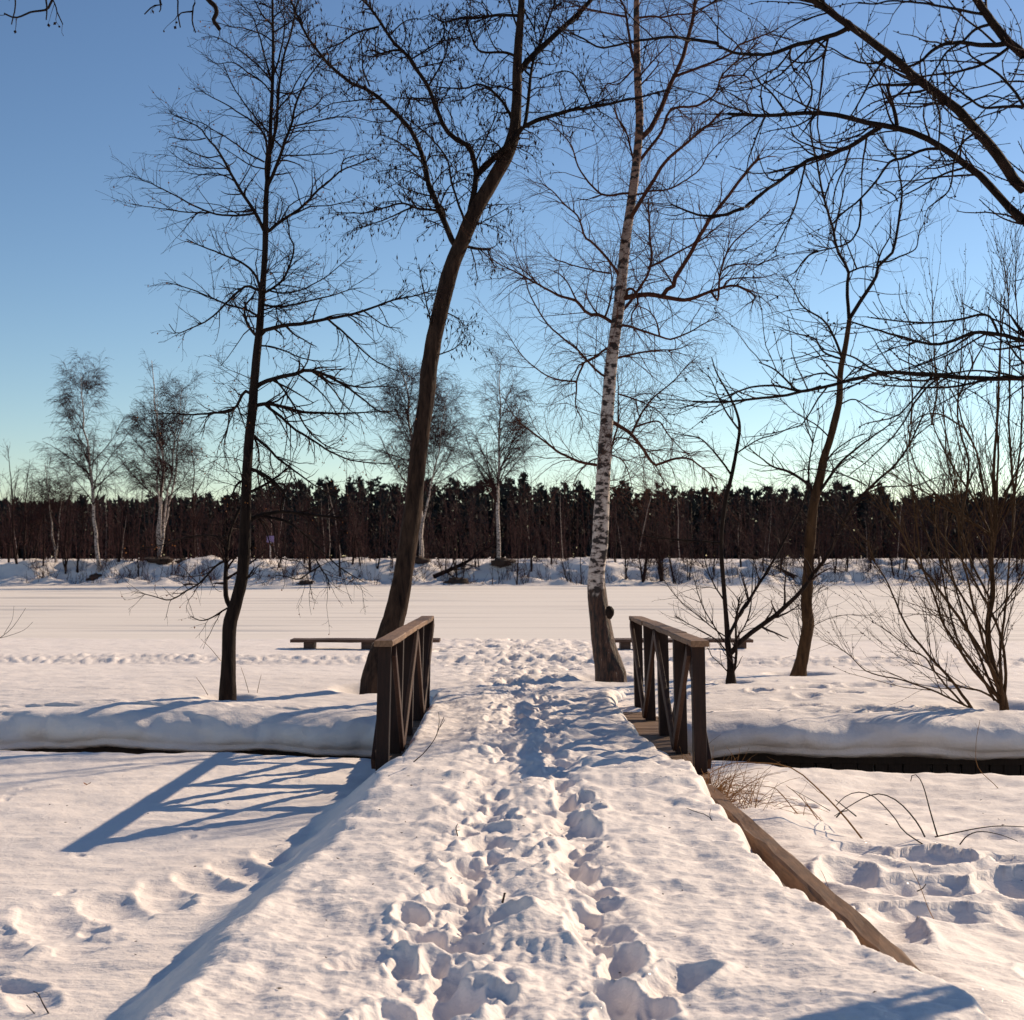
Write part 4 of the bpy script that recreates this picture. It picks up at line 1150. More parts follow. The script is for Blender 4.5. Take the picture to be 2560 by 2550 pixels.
# --- willow shrub at the right edge
class Wilding(Tree):
    pass
T6 = Tree('willow_bush', 'tall willow shrub with many upright catkin shoots at the right edge', 17.6,
    [(2512, 1775, 11), (2500, 1720, 9.5), (2476, 1640, 8), (2470, 1560, 7), (2482, 1480, 6.5), (2478, 1390, 6), (2490, 1300, 5), (2484, 1180, 4), (2494, 1040, 3), (2500, 880, 2.2), (2512, 740, 1.4)],
    '''J 5.4 1.6 1040,655 1010,560 930,430 860,330 800,250 740,180 700,100 650,20
J 4 1.4 930,665 850,560 770,470 720,400 690,330 655,250 610,180
J 2.6 1 910,668 800,610 700,575 600,555 540,500 490,460
J 4.4 1.4 1010,650 940,560 880,470 830,380 800,300 760,200 745,80 730,0
J 4 1.4 1030,655 990,540 960,430 930,300 900,180 890,60 880,-60
J 4.4 1.4 1060,650 1050,540 1020,420 960,300 900,200 830,110 790,20
J 3 1 900,655 820,560 780,500 740,480 690,440 640,400
J 3 1 1000,655 950,610 880,590 800,540 740,520
J 4 1.4 1065,655 1040,560 1030,460 1040,350 1050,200 1060,60 1062,-100
J 3.6 1.2 1020,655 960,520 910,400 880,300 850,180 840,80 838,-40
J 3.6 1.2 985,655 930,540 870,440 850,340 830,230 810,100 815,-20
G 3.4 1.2 1000,1092 960,980 930,860 900,740 850,640 830,560 790,470 780,380
G 3.4 1.2 990,1092 1000,960 1000,800 985,640 990,480 1000,300 1010,120
G 3.4 1.2 870,1092 880,960 890,800 850,660 840,500 860,320 870,180
G 3.2 1.2 960,1092 900,960 840,860 780,760 730,640 720,560
G 3 1.1 930,1092 850,1010 760,930 700,850 660,760 650,640
G 3 1.1 900,1092 800,1000 720,920 620,860 560,820
G 3.4 1.2 1040,1092 1050,960 1040,800 1030,640 1040,480 1035,300 1020,100 1010,0
G 3 1.1 1050,1092 1060,900 1075,700 1085,500 1080,300 1070,120 1075,0
G 2.6 1 845,640 760,600 690,610 640,650
G 2.6 1 880,540 900,420 940,300 950,180
G 2.6 1 730,640 745,500 735,380 730,240 725,120
G 2.4 1 650,640 655,520 640,400 645,280
P 3 1.2 2470,1600 2400,1480 2340,1380 2300,1290 2270,1180 2260,1080
P 3 1.2 2480,1500 2420,1380 2390,1250 2370,1120 2362,980'''.split('\n'), 106, M['willow_bark'], None, base=-0.25, trunk_sides=12, spread=0.35, cat='shrub')
tw = T6.grow([dict(dens=3.8, t0=0.10, t1=1, L0=0.3, L1=1.5, ang=0.5, n=8, trop=0.07, wig=0.11, rmin=0.0027, rmax=.006),
         dict(dens=4.0, t0=0.1, t1=1, L0=0.2, L1=0.8, ang=0.5, n=6, trop=0.07, wig=0.10, rmin=0.0025)], M['willow_bark'],
             trunk=dict(dens=9, t0=0.0, t1=0.5, L0=1.2, L1=3.8, ang=0.6, n=12, trop=0.05, wig=0.07, rmin=0.004, rmax=0.009, taper=0.3))
hang(T6, tw[0], 4.5, 'catkins', M['catkin'], 0.026, 0.0070, down=0.05)
hang(T6, tw[1], 4.0, 'catkins', M['catkin'], 0.018, 0.0050, down=0.05)

# --- tree standing outside the picture on the right, its boughs reaching in
T7 = Tree('overhanging_tree', 'close bare tree on the right whose dark boughs reach in over the upper right', 8.2,
    [(3457, 2300, 42), (3450, 2000, 36), (3440, 1600, 34), (3420, 1200, 33), (3400, 800, 31), (3380, 300, 30), (3360, -200, 20), (3350, -500, 12)],
    '''P 28 13.5 3415,1150 3200,960 2900,700 2620,490 2560,475
F 14 7.5 1924,1290 1855,1230 1760,1100 1650,960 1560,860 1430,740 1300,640 1180,550 1090,480 980,390 850,290 700,190 560,100 440,30 300,-60
P 22 10.5 3410,1080 3150,900 2850,700 2640,580 2560,550
F 10.5 3.8 1924,1512 1855,1460 1750,1360 1650,1260 1530,1160 1400,1060 1290,985 1180,930 1080,895 950,870 850,850 700,810 560,785 430,775 280,785 120,795 0,797 -130,800
P 16 12 3390,700 3150,520 2850,300 2620,170 2560,140
F 12 9 1924,360 1860,310 1800,270 1720,180 1650,90 1590,0 1550,-60
F 6 2.4 690,190 640,110 560,30 520,-10 470,-60
F 6.2 3.4 680,210 600,250 480,285 380,305 270,340 170,370 80,370 0,365 -60,356 -180,300
P 4.5 2 1794,109 1726,98 1676,92 1625,97 1560,106 1500,117 1460,97 1426,80
F 5 2.4 1180,560 1090,575 1000,580 920,580 860,600
F 6.2 3.6 950,880 870,930 760,1000 640,1050 540,1080 440,1110 340,1180 230,1260 100,1350 0,1430
P 4.6 2 1860,520 1830,529 1819,535 1759,537 1719,525 1676,507
F 7 3 1800,320 1700,330 1600,320 1500,300 1380,310 1280,360 1220,420 1160,450 1100,460
F 4.4 2 1840,330 1700,420 1560,470 1400,500 1220,530 1100,590
F 4 2 1690,170 1590,200 1500,280 1400,350 1330,460 1270,560
F 4.4 2 1924,732 1860,730 1750,735 1640,735 1560,680 1450,600 1400,540
F 4 2 1924,640 1860,580 1760,500 1640,430 1560,380 1530,310
F 4 1.8 1340,1045 1240,1040 1100,1090 1000,1120 900,1260 800,1370 700,1450 600,1550
F 5.5 3.5 1080,890 1040,760 1000,640 985,590
F 4 1.8 1620,110 1400,60 1200,20 1000,0 900,20 780,15
F 3 1.6 870,450 840,560 800,690 720,820
F 3.4 1.6 970,400 900,440 800,430 700,390 600,330
F 3.4 1.6 480,285 560,350 480,420 380,430 280,390
F 3 1.6 1560,880 1480,960 1430,1100 1400,1300 1250,1430
F 3 1.6 1300,650 1350,800 1340,1000 1380,1100
F 3 1.6 430,775 470,650 450,540 400,470
F 3 1.6 280,785 200,650 110,560 60,480
F 3 1.6 1420,750 1560,690 1700,660 1860,700
F 3 1.6 640,1050 500,1010 380,960 330,900
F 3 1.6 820,1370 810,1500 780,1600 700,1680 500,1730
F 2.6 1.4 430,1110 350,1400 290,1550 200,1740
F 2.6 1.4 450,1680 380,1830 340,1880
F 3 1.6 1540,1160 1380,1200 1200,1300 1100,1350
P 12 8 3430,1350 3200,1180 2900,1010 2640,950 2560,947
G 6.4 2.4 1092,462 1000,460 860,450 700,438 560,432 480,455 390,475 300,492 200,510 100,525 0,535 -190,535
G 3.6 2 330,490 260,510 200,505 130,488 60,490 0,505 -60,530
P 8 6 3425,1200 3150,1050 2850,900 2620,855 2560,850
G 5.4 2 1092,310 1000,290 900,280 820,310 740,325 620,300 500,265 400,240
G 3.6 1.6 1000,290 950,215 840,235 740,245 620,240 500,225
G 3.6 1.6 1000,460 900,480 780,495 640,490 500,480
G 3 1.5 1092,400 1000,415 900,420 800,440 700,440
G 3 1.4 560,432 500,420 420,380 300,350
G 3 1.4 200,505 120,430 60,400'''.split('\n'), 107, M['brown_bark'], M['dark_bark'], base=-0.45, trunk_sides=20, spread=0.35, ylim=(4.6, 9.2))
tw = T7.grow([dict(dens=11, t0=0.10, t1=1, L0=0.14, L1=0.9, ang=0.8, n=8, trop=0.03, wig=0.15, rmin=0.0030, rmax=.007),
              dict(dens=8, t0=0.1, t1=1, L0=0.05, L1=0.24, ang=0.8, n=4, trop=0.03, wig=0.2, rmin=0.0021)], M['twig'])
hang(T7, tw[0], 7.0, 'buds', M['catkin'], 0.016, 0.0065, down=0.05)

# --- alder outside the picture on the left, twig ends hanging in at the top
T8 = Tree('overhanging_alder', 'close alder whose cone bearing twig ends hang into the upper left corner', 8.6,
    [(-900, 2280, 60), (-880, 1800, 52), (-860, 1200, 46), (-820, 500, 38), (-780, -200, 28), (-760, -700, 18)],
    '''P 16 8 -800,100 -500,-150 -100,-260 150,-200 330,-120 480,-60
A 7 5 360,-180 490,0 530,40 545,90 520,150 545,190 567,222
P 12 5 -810,300 -500,60 -200,-120 20,-140 180,-90 400,-60
P 4 2 180,-90 150,-40 125,0 115,22 80,28 40,45 10,35
P 3 1.4 20,-140 90,-60 130,0 140,30 155,58
P 3 1.4 115,-30 118,20 117,50
P 3 1.4 -40,-130 20,-40 40,10 30,62
P 3 1.6 330,-100 420,-20 440,0 443,40 448,70
P 3 1.6 360,-80 478,-10 482,20 480,55 488,82
P 2.4 1.2 478,30 455,32 446,42
P 3.4 1.6 250,-90 400,0 380,16 360,36
P 2.4 1.2 400,0 402,20 398,30'''.split('\n'), 108, M['brown_bark'], M['dark_bark'], base=-0.5, trunk_sides=16, spread=0.2, ylim=(6.5, 9.5))
tw = T8.grow([dict(dens=3.0, t0=0.5, t1=1, L0=0.05, L1=0.2, ang=0.8, n=5, trop=-0.05, wig=0.2, rmin=0.0022, rmax=.004)], M['twig'])
hang(T8, tw[0], 7, 'cones', M['catkin'], 0.022, 0.009, t0=0.6)

# ------------------------------------------------------------------ far bank: birches, thin trees, brush
def far_tree(name, label, base, height, seed, kind, stems=1, bend=(0.0, 0.0), group=None, cat='tree', wide=1.0):
    rng = np.random.default_rng(seed)
    root = empty(name, base, label, cat, group)
    n = 16; t = np.linspace(0, 1, n)
    SP = []; SR = []
    for k in range(stems):
        h = height * (1 if k == 0 else rng.uniform(0.6, 0.95))
        bx_, by_ = (bend if k == 0 else (0, 0))
        a = rng.uniform(0, 6.28); sp = (0 if stems == 1 else rng.uniform(0.06, 0.26)) * h
        x = bx_ * t ** 1.5 * h + math.cos(a) * sp * t + np.cumsum(rng.normal(size=n)) * 0.006 * h
        y = by_ * t * h + math.sin(a) * sp * t + np.cumsum(rng.normal(size=n)) * 0.006 * h
        x -= x[0]; y -= y[0]
        off = rng.normal(size=2) * (0.12 if stems > 1 else 0)
        SP.append(np.stack([x + off[0], y + off[1], h * t], 1)); SR.append((0.0105 * h + 0.01) * (1.9 if stems == 4 and kind == 'brush' else 1) * (1 - 0.86 * t) * (1 if k == 0 else 0.75))
    SP = np.array(SP); SR = np.array(SR)
    bark = M['far_birch'] if kind == 'birch' else M['far_bark']
    for k in range(stems):
        Tubes().add(SP[k], SR[k], 7).build('trunk', bark, root)
    T = Tubes()
    if kind == 'birch':
        L1 = spawn(rng, SP, SR, 3.0 if stems < 3 else 1.6, 0.30, 0.985, 0.19 * height * wide, 0.42 * height * wide, 0.78, 8, 0.03, 0.07, 0.5, 0.012, angj=0.2, taper=0.65)
        L2 = spawn(rng, *L1, 4.0, 0.15, 1, 0.9, 2.6, 0.6, 5, -0.03, 0.10, 0.5, 0.012)
        L3 = spawn(rng, *L2, 7.0, 0.15, 1, 0.6, 1.8, 0.55, 3, -0.45, 0.10, 0.5, 0.013)
        T.add(*L1, 4); T.add(*L2, 3); T.add(*L3, 3)
    else:
        L1 = spawn(rng, SP, SR, 2.6, 0.12, 0.98, 0.12 * height * wide, 0.32 * height * wide, 0.75, 6, 0.03, 0.13, 0.5, 0.013, taper=0.6)
        L2 = spawn(rng, *L1, 3.0, 0.1, 1, 0.4, 1.4, 0.7, 4, 0.02, 0.16, 0.5, 0.011)
        T.add(*L1, 3); T.add(*L2, 3)
        if kind == 'brush':
            L3 = spawn(rng, *L2, 2.4, 0.1, 1, 0.3, 0.9, 0.7, 3, 0.0, 0.15, 0.5, 0.010)
            T.add(*L3, 3)
    tag(T.build('crown', M['far_twig'], root), kind='stuff')
    return root

def far_base(x, y, Y):
    X = (x - CX) / FPX * Y
    return (X, Y, bank_z(X, Y) - 0.1)

far_tree('birch_tree', 'leftmost tall white birch on the far bank with a rounded drooping crown', far_base(250, 1445, 124.0), 16.6, 301, 'birch', 1, (-0.045, 0), 'birches on the far bank', wide=1.1)
far_tree('birch_tree', 'dark footed many stemmed birch on the far bank left of the slender dark tree', far_base(398, 1418, 127.0), 17.0, 302, 'birch', 4, (-0.03, 0), 'birches on the far bank', wide=0.8)
far_tree('birch_tree', 'wide forked birch on the far bank partly hidden behind the leaning trunk', far_base(1052, 1410, 127.0), 18.6, 303, 'birch', 2, (-0.13, 0), 'birches on the far bank')
far_tree('birch_tree', 'upright birch on the far bank between the leaning tree and the near birch', far_base(1247, 1432, 125.0), 17.2, 304, 'birch', 1, (-0.005, 0), 'birches on the far bank', wide=0.9)
far_tree('birch_tree', 'small slim birch on the far bank left of the tallest white birch', far_base(138, 1420, 126.0), 8.6, 305, 'birch', 2, (0.0, 0), 'birches on the far bank', wide=0.8)

thin = [(20, 1420, 8.5, 2), (45, 1440, 10, 2), (66, 1435, 9.0, 2), (88, 1430, 7.0, 2), (108, 1440, 6.5, 1), (165, 1445, 8.0, 3), (195, 1440, 7.5, 2), (300, 1440, 6.0, 3), (330, 1430, 5.5, 2), (347, 1445, 5.0, 2),
        (485, 1400, 11.0, 1), (520, 1430, 5.5, 3), (660, 1425, 5.0, 2), (700, 1440, 5.5, 3), (760, 1440, 6.5, 1), (775, 1440, 7.5, 3), (850, 1450, 8.0, 1), (880, 1445, 7.0, 2), (905, 1440, 6.0, 2), (944, 1445, 6.5, 3), (975, 1445, 5.5, 2),
        (1110, 1440, 5.0, 2), (1150, 1450, 6.5, 2), (1190, 1440, 5.0, 3), (1292, 1455, 6.5, 1), (1328, 1445, 8.5, 1), (1378, 1440, 7.5, 1), (1425, 1455, 4.5, 2), (1455, 1455, 4.5, 1), (1540, 1430, 8.0, 1),
        (1565, 1455, 6.0, 3), (1610, 1460, 6.0, 4), (1655, 1460, 6.5, 4), (1690, 1460, 6.0, 3), (1720, 1450, 5.0, 3), (1780, 1450, 6.0, 2), (1850, 1440, 6.5, 2), (1905, 1450, 6.0, 2), (1950, 1450, 7.0, 3),
        (2085, 1445, 6.5, 2), (2112, 1445, 7.0, 2), (2180, 1440, 6.0, 2), (2240, 1440, 7.0, 2), (2262, 1440, 6.5, 2), (2295, 1440, 6.5, 3), (2370, 1440, 6.0, 2), (2430, 1440, 7.0, 3), (2500, 1440, 7.0, 3), (2545, 1440, 7.5, 2)]
where = ['at the far left', 'between the left birches', 'behind the slender dark tree', 'left of the leaning trunk', 'between leaning tree and near birch', 'just right of the near birch', 'behind the right bench', 'behind the forked tree', 'behind the willow shrub']
edges = [0, 160, 420, 640, 1000, 1480, 1700, 1900, 2150, 2700]
cntw = {}
order = ['first', 'second', 'third', 'fourth', 'fifth', 'sixth', 'seventh', 'eighth', 'ninth', 'tenth', 'eleventh', 'twelfth']
for k, (x, y, h, ns) in enumerate(thin):
    zone = max(i for i in range(9) if x >= edges[i])
    j = cntw.get(zone, 0); cntw[zone] = j + 1
    Y = 120.6 + (1460 - y) * 0.17 + (k % 3) * 0.5
    lab = '%s sapling from left, %s, far bank %s' % (order[j], 'bushy' if ns > 2 else ('two stemmed' if ns == 2 else 'single stemmed'), where[zone])
    far_tree('sapling', lab, far_base(x, y, Y), h, 400 + k, 'brush' if ns > 2 or k % 2 else 'thin', ns, (RNG.normal() * 0.03, 0), 'saplings on the far bank')

# stumps and root mounds, fallen trunk, signboard
def lump(name, label, c, r, sz, seed, mat, cat='stump'):
    th = np.linspace(0, math.pi, 12); ph = np.linspace(0, 2 * math.pi, 20)
    TH, PH = np.meshgrid(th, ph)
    q = 1 + 0.45 * noise(TH * 2.2, np.cos(PH) * 1.6 + seed, seed) + 0.4 * noise(np.cos(PH) * 4, TH * 4 + np.sin(PH) * 3, seed + 2)
    S = np.stack([r * q * np.sin(TH) * np.cos(PH), r * q * np.sin(TH) * np.sin(PH) * 0.8, sz * q * np.cos(TH)], -1)
    o = obj(name, mesh_np(name, S, grid_faces(20, 12)), mat, None, c)
    return tag(o, label, cat, 'earth mounds and stumps on the far bank')
for k, (x, y, Y, r, sz, lab) in enumerate(((397, 1424, 126.0, 1.3, 0.42, 'dark root mound under the many stemmed far birch'), (462, 1420, 126.0, 0.7, 0.35, 'small dark root mound right of the far birch mound'), (245, 1446, 123.6, 0.7, 0.4, 'dark root mound at the foot of the leftmost far birch'),
        (475, 1456, 120.8, 0.75, 0.25, 'low dark stump at the lake edge below the far birches'), (765, 1455, 120.9, 0.6, 0.25, 'low dark stump at the lake edge left of the leaning trunk'), (1048, 1416, 126, 0.8, 0.4, 'dark root mound right behind the leaning trunk'),
        (1140, 1450, 121.5, 0.9, 0.55, 'large dark boulder shaped stump left of the upright far birch'), (1255, 1418, 125.2, 1.0, 0.4, 'dark root mound under the upright far birch'))):
    b0 = far_base(x, y, Y)
    lump('root_mound', lab, (b0[0], b0[1] - 0.3, b0[2] + 0.06), r * 1.05, sz * 0.9, 500 + k, M['stump'])

A = np.array([far_base(1845, 1410, 127.0), far_base(1990, 1445, 123.0)]); A[0, 2] += 0.9; A[1, 2] += 0.25
lg = resample(np.array([A[0], (A[0] + A[1]) / 2 + [0, 0, 0.15], A[1]]), 14)
o = Tubes().add(lg, np.linspace(0.10, 0.24, 14), 9).build('fallen_tree', M['far_bark'], None, A[1]); o.location = A[1]
tag(o, 'fallen dark trunk sloping down the far bank left of the forked tree', 'log')
A = np.array([far_base(1085, 1440, 122.5), far_base(1240, 1395, 126.0)]); A[0, 2] += 0.4; A[1, 2] += 1.7
lr = empty('fallen_tree', tuple(A[0]), 'broken fallen tree with tangled branches beside the upright far birch', 'log')
lg = resample(np.array([A[0], (A[0] + A[1]) / 2 + [0, 0, -0.25], A[1]]), 14)
Tubes().add(lg, np.linspace(0.2, 0.08, 14), 8).build('trunk', M['far_bark'], lr, A[0])
rg = np.random.default_rng(77)
b1 = spawn(rg, lg[None], np.linspace(0.2, 0.08, 14)[None], 3.5, 0.1, 1, 0.8, 2.4, 0.8, 7, -0.03, 0.15, 0.4, 0.02)
b2 = spawn(rg, *b1, 3.5, 0.1, 1, 0.4, 1.1, 0.7, 5, -0.02, 0.15, 0.5, 0.010)
T = Tubes(); T.add(*b1, 4); T.add(*b2, 3); tag(T.build('branches', M['far_bark'], lr, A[0]), kind='stuff')

sb = far_base(676, 1400, 131.0)
sg = empty('signboard', sb, 'small purple signboard on a pale post on the far bank', 'sign')
timber('post', (sb[0], sb[1], sb[2] - 0.2), (sb[0], sb[1], sb[2] + 1.95), 0.09, 0.09, (1, 0, 0), M['sign_post'], sg, 0.01, 0, 0, sb)
timber('panel', (sb[0] - 0.32, sb[1] - 0.07, sb[2] + 2.0), (sb[0] + 0.32, sb[1] - 0.07, sb[2] + 2.0), 0.04, 0.58, (0, 1, 0), M['sign_panel'], sg, 0.005, 0, 0, sb)

# mixed young wood in front of the pines
rg = np.random.default_rng(900)
T = Tubes(); TB = Tubes()
K = 720; n = 5; t = np.linspace(0, 1, n)
X = rg.uniform(-85, 85, K); Y = rg.uniform(146, 188, K); H = rg.uniform(4.0, 9.5, K) * (1 + 0.25 * noise(X * 0.06, X * 0, 33))
P = np.stack([X[:, None] + np.cumsum(rg.normal(size=(K, n)), 1) * 0.10, Y[:, None] + np.cumsum(rg.normal(size=(K, n)), 1) * 0.06, 1.35 + H[:, None] * t[None]], -1)
P[:, :, 0] += (rg.normal(size=K) * 0.10 * H)[:, None] * t[None] ** 1.3
R = (0.0045 * H + 0.008)[:, None] * (1 - 0.8 * t)[None]
L1 = spawn(rg, P, R, 2.4, 0.03, 1, 0.7, 2.8, 0.75, 4, 0.07, 0.14, 0.5, 0.016)
L2 = spawn(rg, *L1, 0.9, 0.1, 1, 0.5, 1.6, 0.6, 3, 0.02, 0.12, 0.5, 0.014)
pale = rg.random(K) < 0.055
TB.add(P[pale], R[pale], 5)
T.add(P[~pale], R[~pale], 3); T.add(*L1, 3); T.add(*L2, 3)
tag(T.build('young_wood', M['far_twig']), 'brown leafless thicket along the edge of the pine wood', 'thicket', kind='stuff')
tag(TB.build('birch_stems', M['pale_stem']), 'pale thin stems standing in the thicket before the pines', 'thicket', kind='stuff')

# low brush along the far bank
K = 300
bxs = rg.uniform(-46, 46, K); bys = 120.0 + rg.random(K) * 7.5
st = np.stack([bxs, bys, np.array([bank_z(a, b) for a, b in zip(bxs, bys)]) - 0.05], 1)
rep_ = 7
st = np.repeat(st, rep_, 0) + rg.normal(size=(K * rep_, 3)) * np.array([[0.3, 0.2, 0]])
d = rg.normal(size=(K * rep_, 3)) * 0.4 + np.array([[0, 0, 1.0]])
L = rg.uniform(0.4, 1.9, K * rep_); n = 4
P = np.empty((K * rep_, n, 3)); P[:, 0] = st
for k in range(1, n):
    d = d + rg.normal(size=d.shape) * 0.15; d /= np.linalg.norm(d, axis=1, keepdims=True)
    P[:, k] = P[:, k - 1] + d * (L / (n - 1))[:, None]
R = np.full((K * rep_, n), 0.020) * np.linspace(1, 0.5, n)
b1 = spawn(rg, P, R, 2.2, 0.2, 1, 0.2, 0.7, 0.6, 3, 0.02, 0.15, 0.6, 0.014)
T = Tubes(); T.add(P, R, 3); T.add(*b1, 3)
tag(T.build('bank_brush', M['far_twig']), 'low leafless brush along the far bank of the lake', 'brush', kind='stuff')

# pine wood
rg = np.random.default_rng(901)
V = []; Tn = []; base_n = 0; TT = Tubes()
rows = [(190, 92), (195, 92), (200, 90), (206, 88), (213, 84)]
for Yr, K in rows:
    for k in range(K):
        x = (k + rg.uniform(-0.4, 0.4)) / K * 2 * 0.47 * Yr - 0.47 * Yr
        y = Yr + rg.normal() * 2.0
        xf = CX + x / y * FPX
        topy = np.interp(xf, [0, 300, 600, 700, 1000, 1300, 1700, 2100, 2560], [1265, 1250, 1240, 1215, 1208, 1210, 1222, 1222, 1240])
        h = EYE - 1.3 + (HY - topy) / FPX * y - 0.55 + rg.normal() * 0.5 + (0.8 if rg.random() < 0.12 else 0) + 0.9 * noise(np.array(x * 0.045), np.array(y * 0.05), 61)
        h = max(h, 6.0)
        TT.add(np.array([[x, y, 1.3], [x + rg.normal() * 0.1, y, 1.3 + h * 0.55], [x, y, 1.3 + h * 0.97]]), np.array([0.16, 0.11, 0.03]), 4)
        m = 300
        tz = 1 - rg.random(m) ** 1.25 * 0.93
        rad = (0.25 + 1.75 * np.clip((1 - tz) * 2.2, 0, 1)) * rg.uniform(0.75, 1.2)
        # whorls: foliage gathers in tufts along a few boughs
        nb = 70
        ba = rg.uniform(0, 6.28, nb); bz = np.sort(1 - rg.random(nb) ** 1.0 * 0.98)
        bi = rg.integers(0, nb, m)
        tzb = bz[bi]; rb_ = (0.12 + 1.5 * np.clip((1 - tzb) * 2.2, 0, 1)) * np.sqrt(rg.random(m))
        c = np.stack([x + np.cos(ba[bi]) * rb_ + rg.normal(size=m) * 0.2, y + np.sin(ba[bi]) * rb_ + rg.normal(size=m) * 0.16, 1.3 + h * tzb + 0.22 * rb_ + rg.normal(size=m) * 0.12], 1)
        up = np.array([[0, 0, 0.75]]) + rg.normal(size=(m, 3)) * 0.55
        up /= np.linalg.norm(up, axis=1, keepdims=True)
        sd = np.cross(up, rg.normal(size=(m, 3))); sd /= np.linalg.norm(sd, axis=1, keepdims=True)
        s1 = rg.uniform(0.35, 0.8, (m, 1)); s2 = rg.uniform(0.12, 0.28, (m, 1))
        V.append(np.stack([c - sd * s2, c + sd * s2, c + up * s1], 1).reshape(-1, 3))
# the shade between the stems is closed by undergrowth and lower boughs
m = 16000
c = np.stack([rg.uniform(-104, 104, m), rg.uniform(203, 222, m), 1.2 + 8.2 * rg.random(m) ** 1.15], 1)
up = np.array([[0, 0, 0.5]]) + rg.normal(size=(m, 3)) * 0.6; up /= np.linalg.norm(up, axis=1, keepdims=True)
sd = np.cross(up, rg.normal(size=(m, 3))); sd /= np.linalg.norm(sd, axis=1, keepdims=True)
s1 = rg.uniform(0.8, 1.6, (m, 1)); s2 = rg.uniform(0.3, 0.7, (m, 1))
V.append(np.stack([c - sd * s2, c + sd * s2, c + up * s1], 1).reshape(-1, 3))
V = np.concatenate(V); Tn = np.arange(len(V)).reshape(-1, 3)
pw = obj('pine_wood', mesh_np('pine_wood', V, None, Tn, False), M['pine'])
tag(pw, 'dark pine wood across the lake behind the field', 'wood', kind='stuff')
tag(TT.build('pine_stems', M['stump']), 'dark stems of the pine wood across the lake', 'wood', kind='stuff')

# ------------------------------------------------------------------ dry plants in the foreground
def stems_thing(name, label, cat, base, lines, mat, group=None, sides=5, leaf=None, twig=None, seed=0):
    root = empty(name, tuple(base), label, cat, group)
    T = Tubes()
    PP = []; RR = []
    for r0, r1, pts in lines:
        P = resample(np.asarray(pts, float), 14); R = np.linspace(r0, r1, 14)
        T.add(P, R, sides); PP.append(P); RR.append(R)
    T.build('stem', mat, root, base)
    if twig:
        rg = np.random.default_rng(seed)
        b = spawn(rg, np.array(PP), np.array(RR), **twig)
        t2 = Tubes().add(*b, 3)
        o = t2.build('twigs', mat, root, base)
        if o: tag(o, kind='stuff')
    return root

def img(pts, Y):
    """points seen at photo pixels, Y either one distance or one per point"""
    Y = np.linspace(Y[0], Y[1], len(pts)) if isinstance(Y, tuple) else np.full(len(pts), float(Y))
    return [at(a, b, yy) for (a, b), yy in zip(pts, Y)]

def plant(name, label, cat, lines, mat, group=None, twig=None, seed=0):
    ls = []
    for Yd, r0, r1, pts in lines:
        ls.append((r0, r1, img(pts, Yd)))
    b = ls[0][2][0]
    return stems_thing(name, label, cat, np.array(b), ls, mat, group, 5, None, twig, seed)

c6 = lambda *q: [(1660 + a * .5458, 1500 + b * .5458) for a, b in q]
plant('bramble', 'arching dry bramble canes rooted beside the edging beam below the right railing', 'bramble', [
    ((10.2, 11.2), .007, .003, c6((935, 1130), (850, 1020), (780, 940), (700, 860), (620, 790), (540, 755), (420, 745), (300, 750), (200, 800))),
    ((10.6, 11.3), .005, .002, c6((780, 1125), (700, 1000), (640, 920), (600, 880), (560, 850))),
    ((10.6, 11.2), .005, .002, c6((740, 1110), (620, 990), (530, 880), (480, 855), (380, 850))),
    ((10.7, 11.0), .004, .002, c6((820, 1120), (720, 1010), (660, 940), (640, 900))),
    ((10.7, 11.0), .004, .002, c6((670, 1120), (640, 1000), (650, 930))),
    ((11.0, 11.2), .004, .002, c6((520, 1060), (420, 960), (360, 900), (250, 870))),
    ((11.0, 11.2), .004, .002, c6((560, 1010), (500, 950), (420, 940), (300, 950)))],
    M['dry_grass'], 'dry brambles right of the path', dict(dens=3.5, t0=.3, t1=1, L0=.06, L1=.3, ang=.6, n=5, trop=-.02, wig=.12, rmin=.0014, rmax=.002), 1)
plant('bramble', 'double arching brown canes in the snow at the middle right', 'bramble', [
    ((10.1, 10.6), .006, .003, c6((1195, 1085), (1160, 1020), (1080, 930), (1000, 890), (930, 900), (840, 950), (780, 990))),
    ((10.0, 10.7), .005, .003, c6((1195, 1125), (1100, 1060), (1050, 990), (960, 900), (890, 880), (830, 900), (790, 940)))],
    M['twig'], 'dry brambles right of the path')
plant('bramble', 'single tall bent brown cane with a hooked tip at the right', 'bramble', [
    ((10.3, 10.4), .006, .003, c6((1252, 1080), (1220, 970), (1190, 860), (1165, 810), (1140, 798), (1130, 830)))], M['twig'], 'dry brambles right of the path')
plant('bramble', 'low arching brown canes at the right edge of the snow', 'bramble', [
    ((10.2, 10.0), .005, .003, c6((1240, 1085), (1340, 1065), (1440, 1045), (1540, 1035), (1660, 1040))),
    ((10.0, 9.8), .005, .002, c6((1355, 1120), (1390, 1080), (1450, 1060), (1540, 1075), (1620, 1105)))], M['twig'], 'dry brambles right of the path')
plant('bramble', 'crossed broken stalks beside the brown canes at the middle right', 'bramble', [
    ((10.5, 10.9), .005, .003, c6((880, 990), (830, 950), (785, 915))), ((10.5, 10.6), .006, .004, c6((790, 995), (815, 970), (840, 965))),
    ((10.5, 11), .003, .0015, c6((760, 965), (700, 930), (630, 890), (570, 860)))], M['twig'], 'dry brambles right of the path')

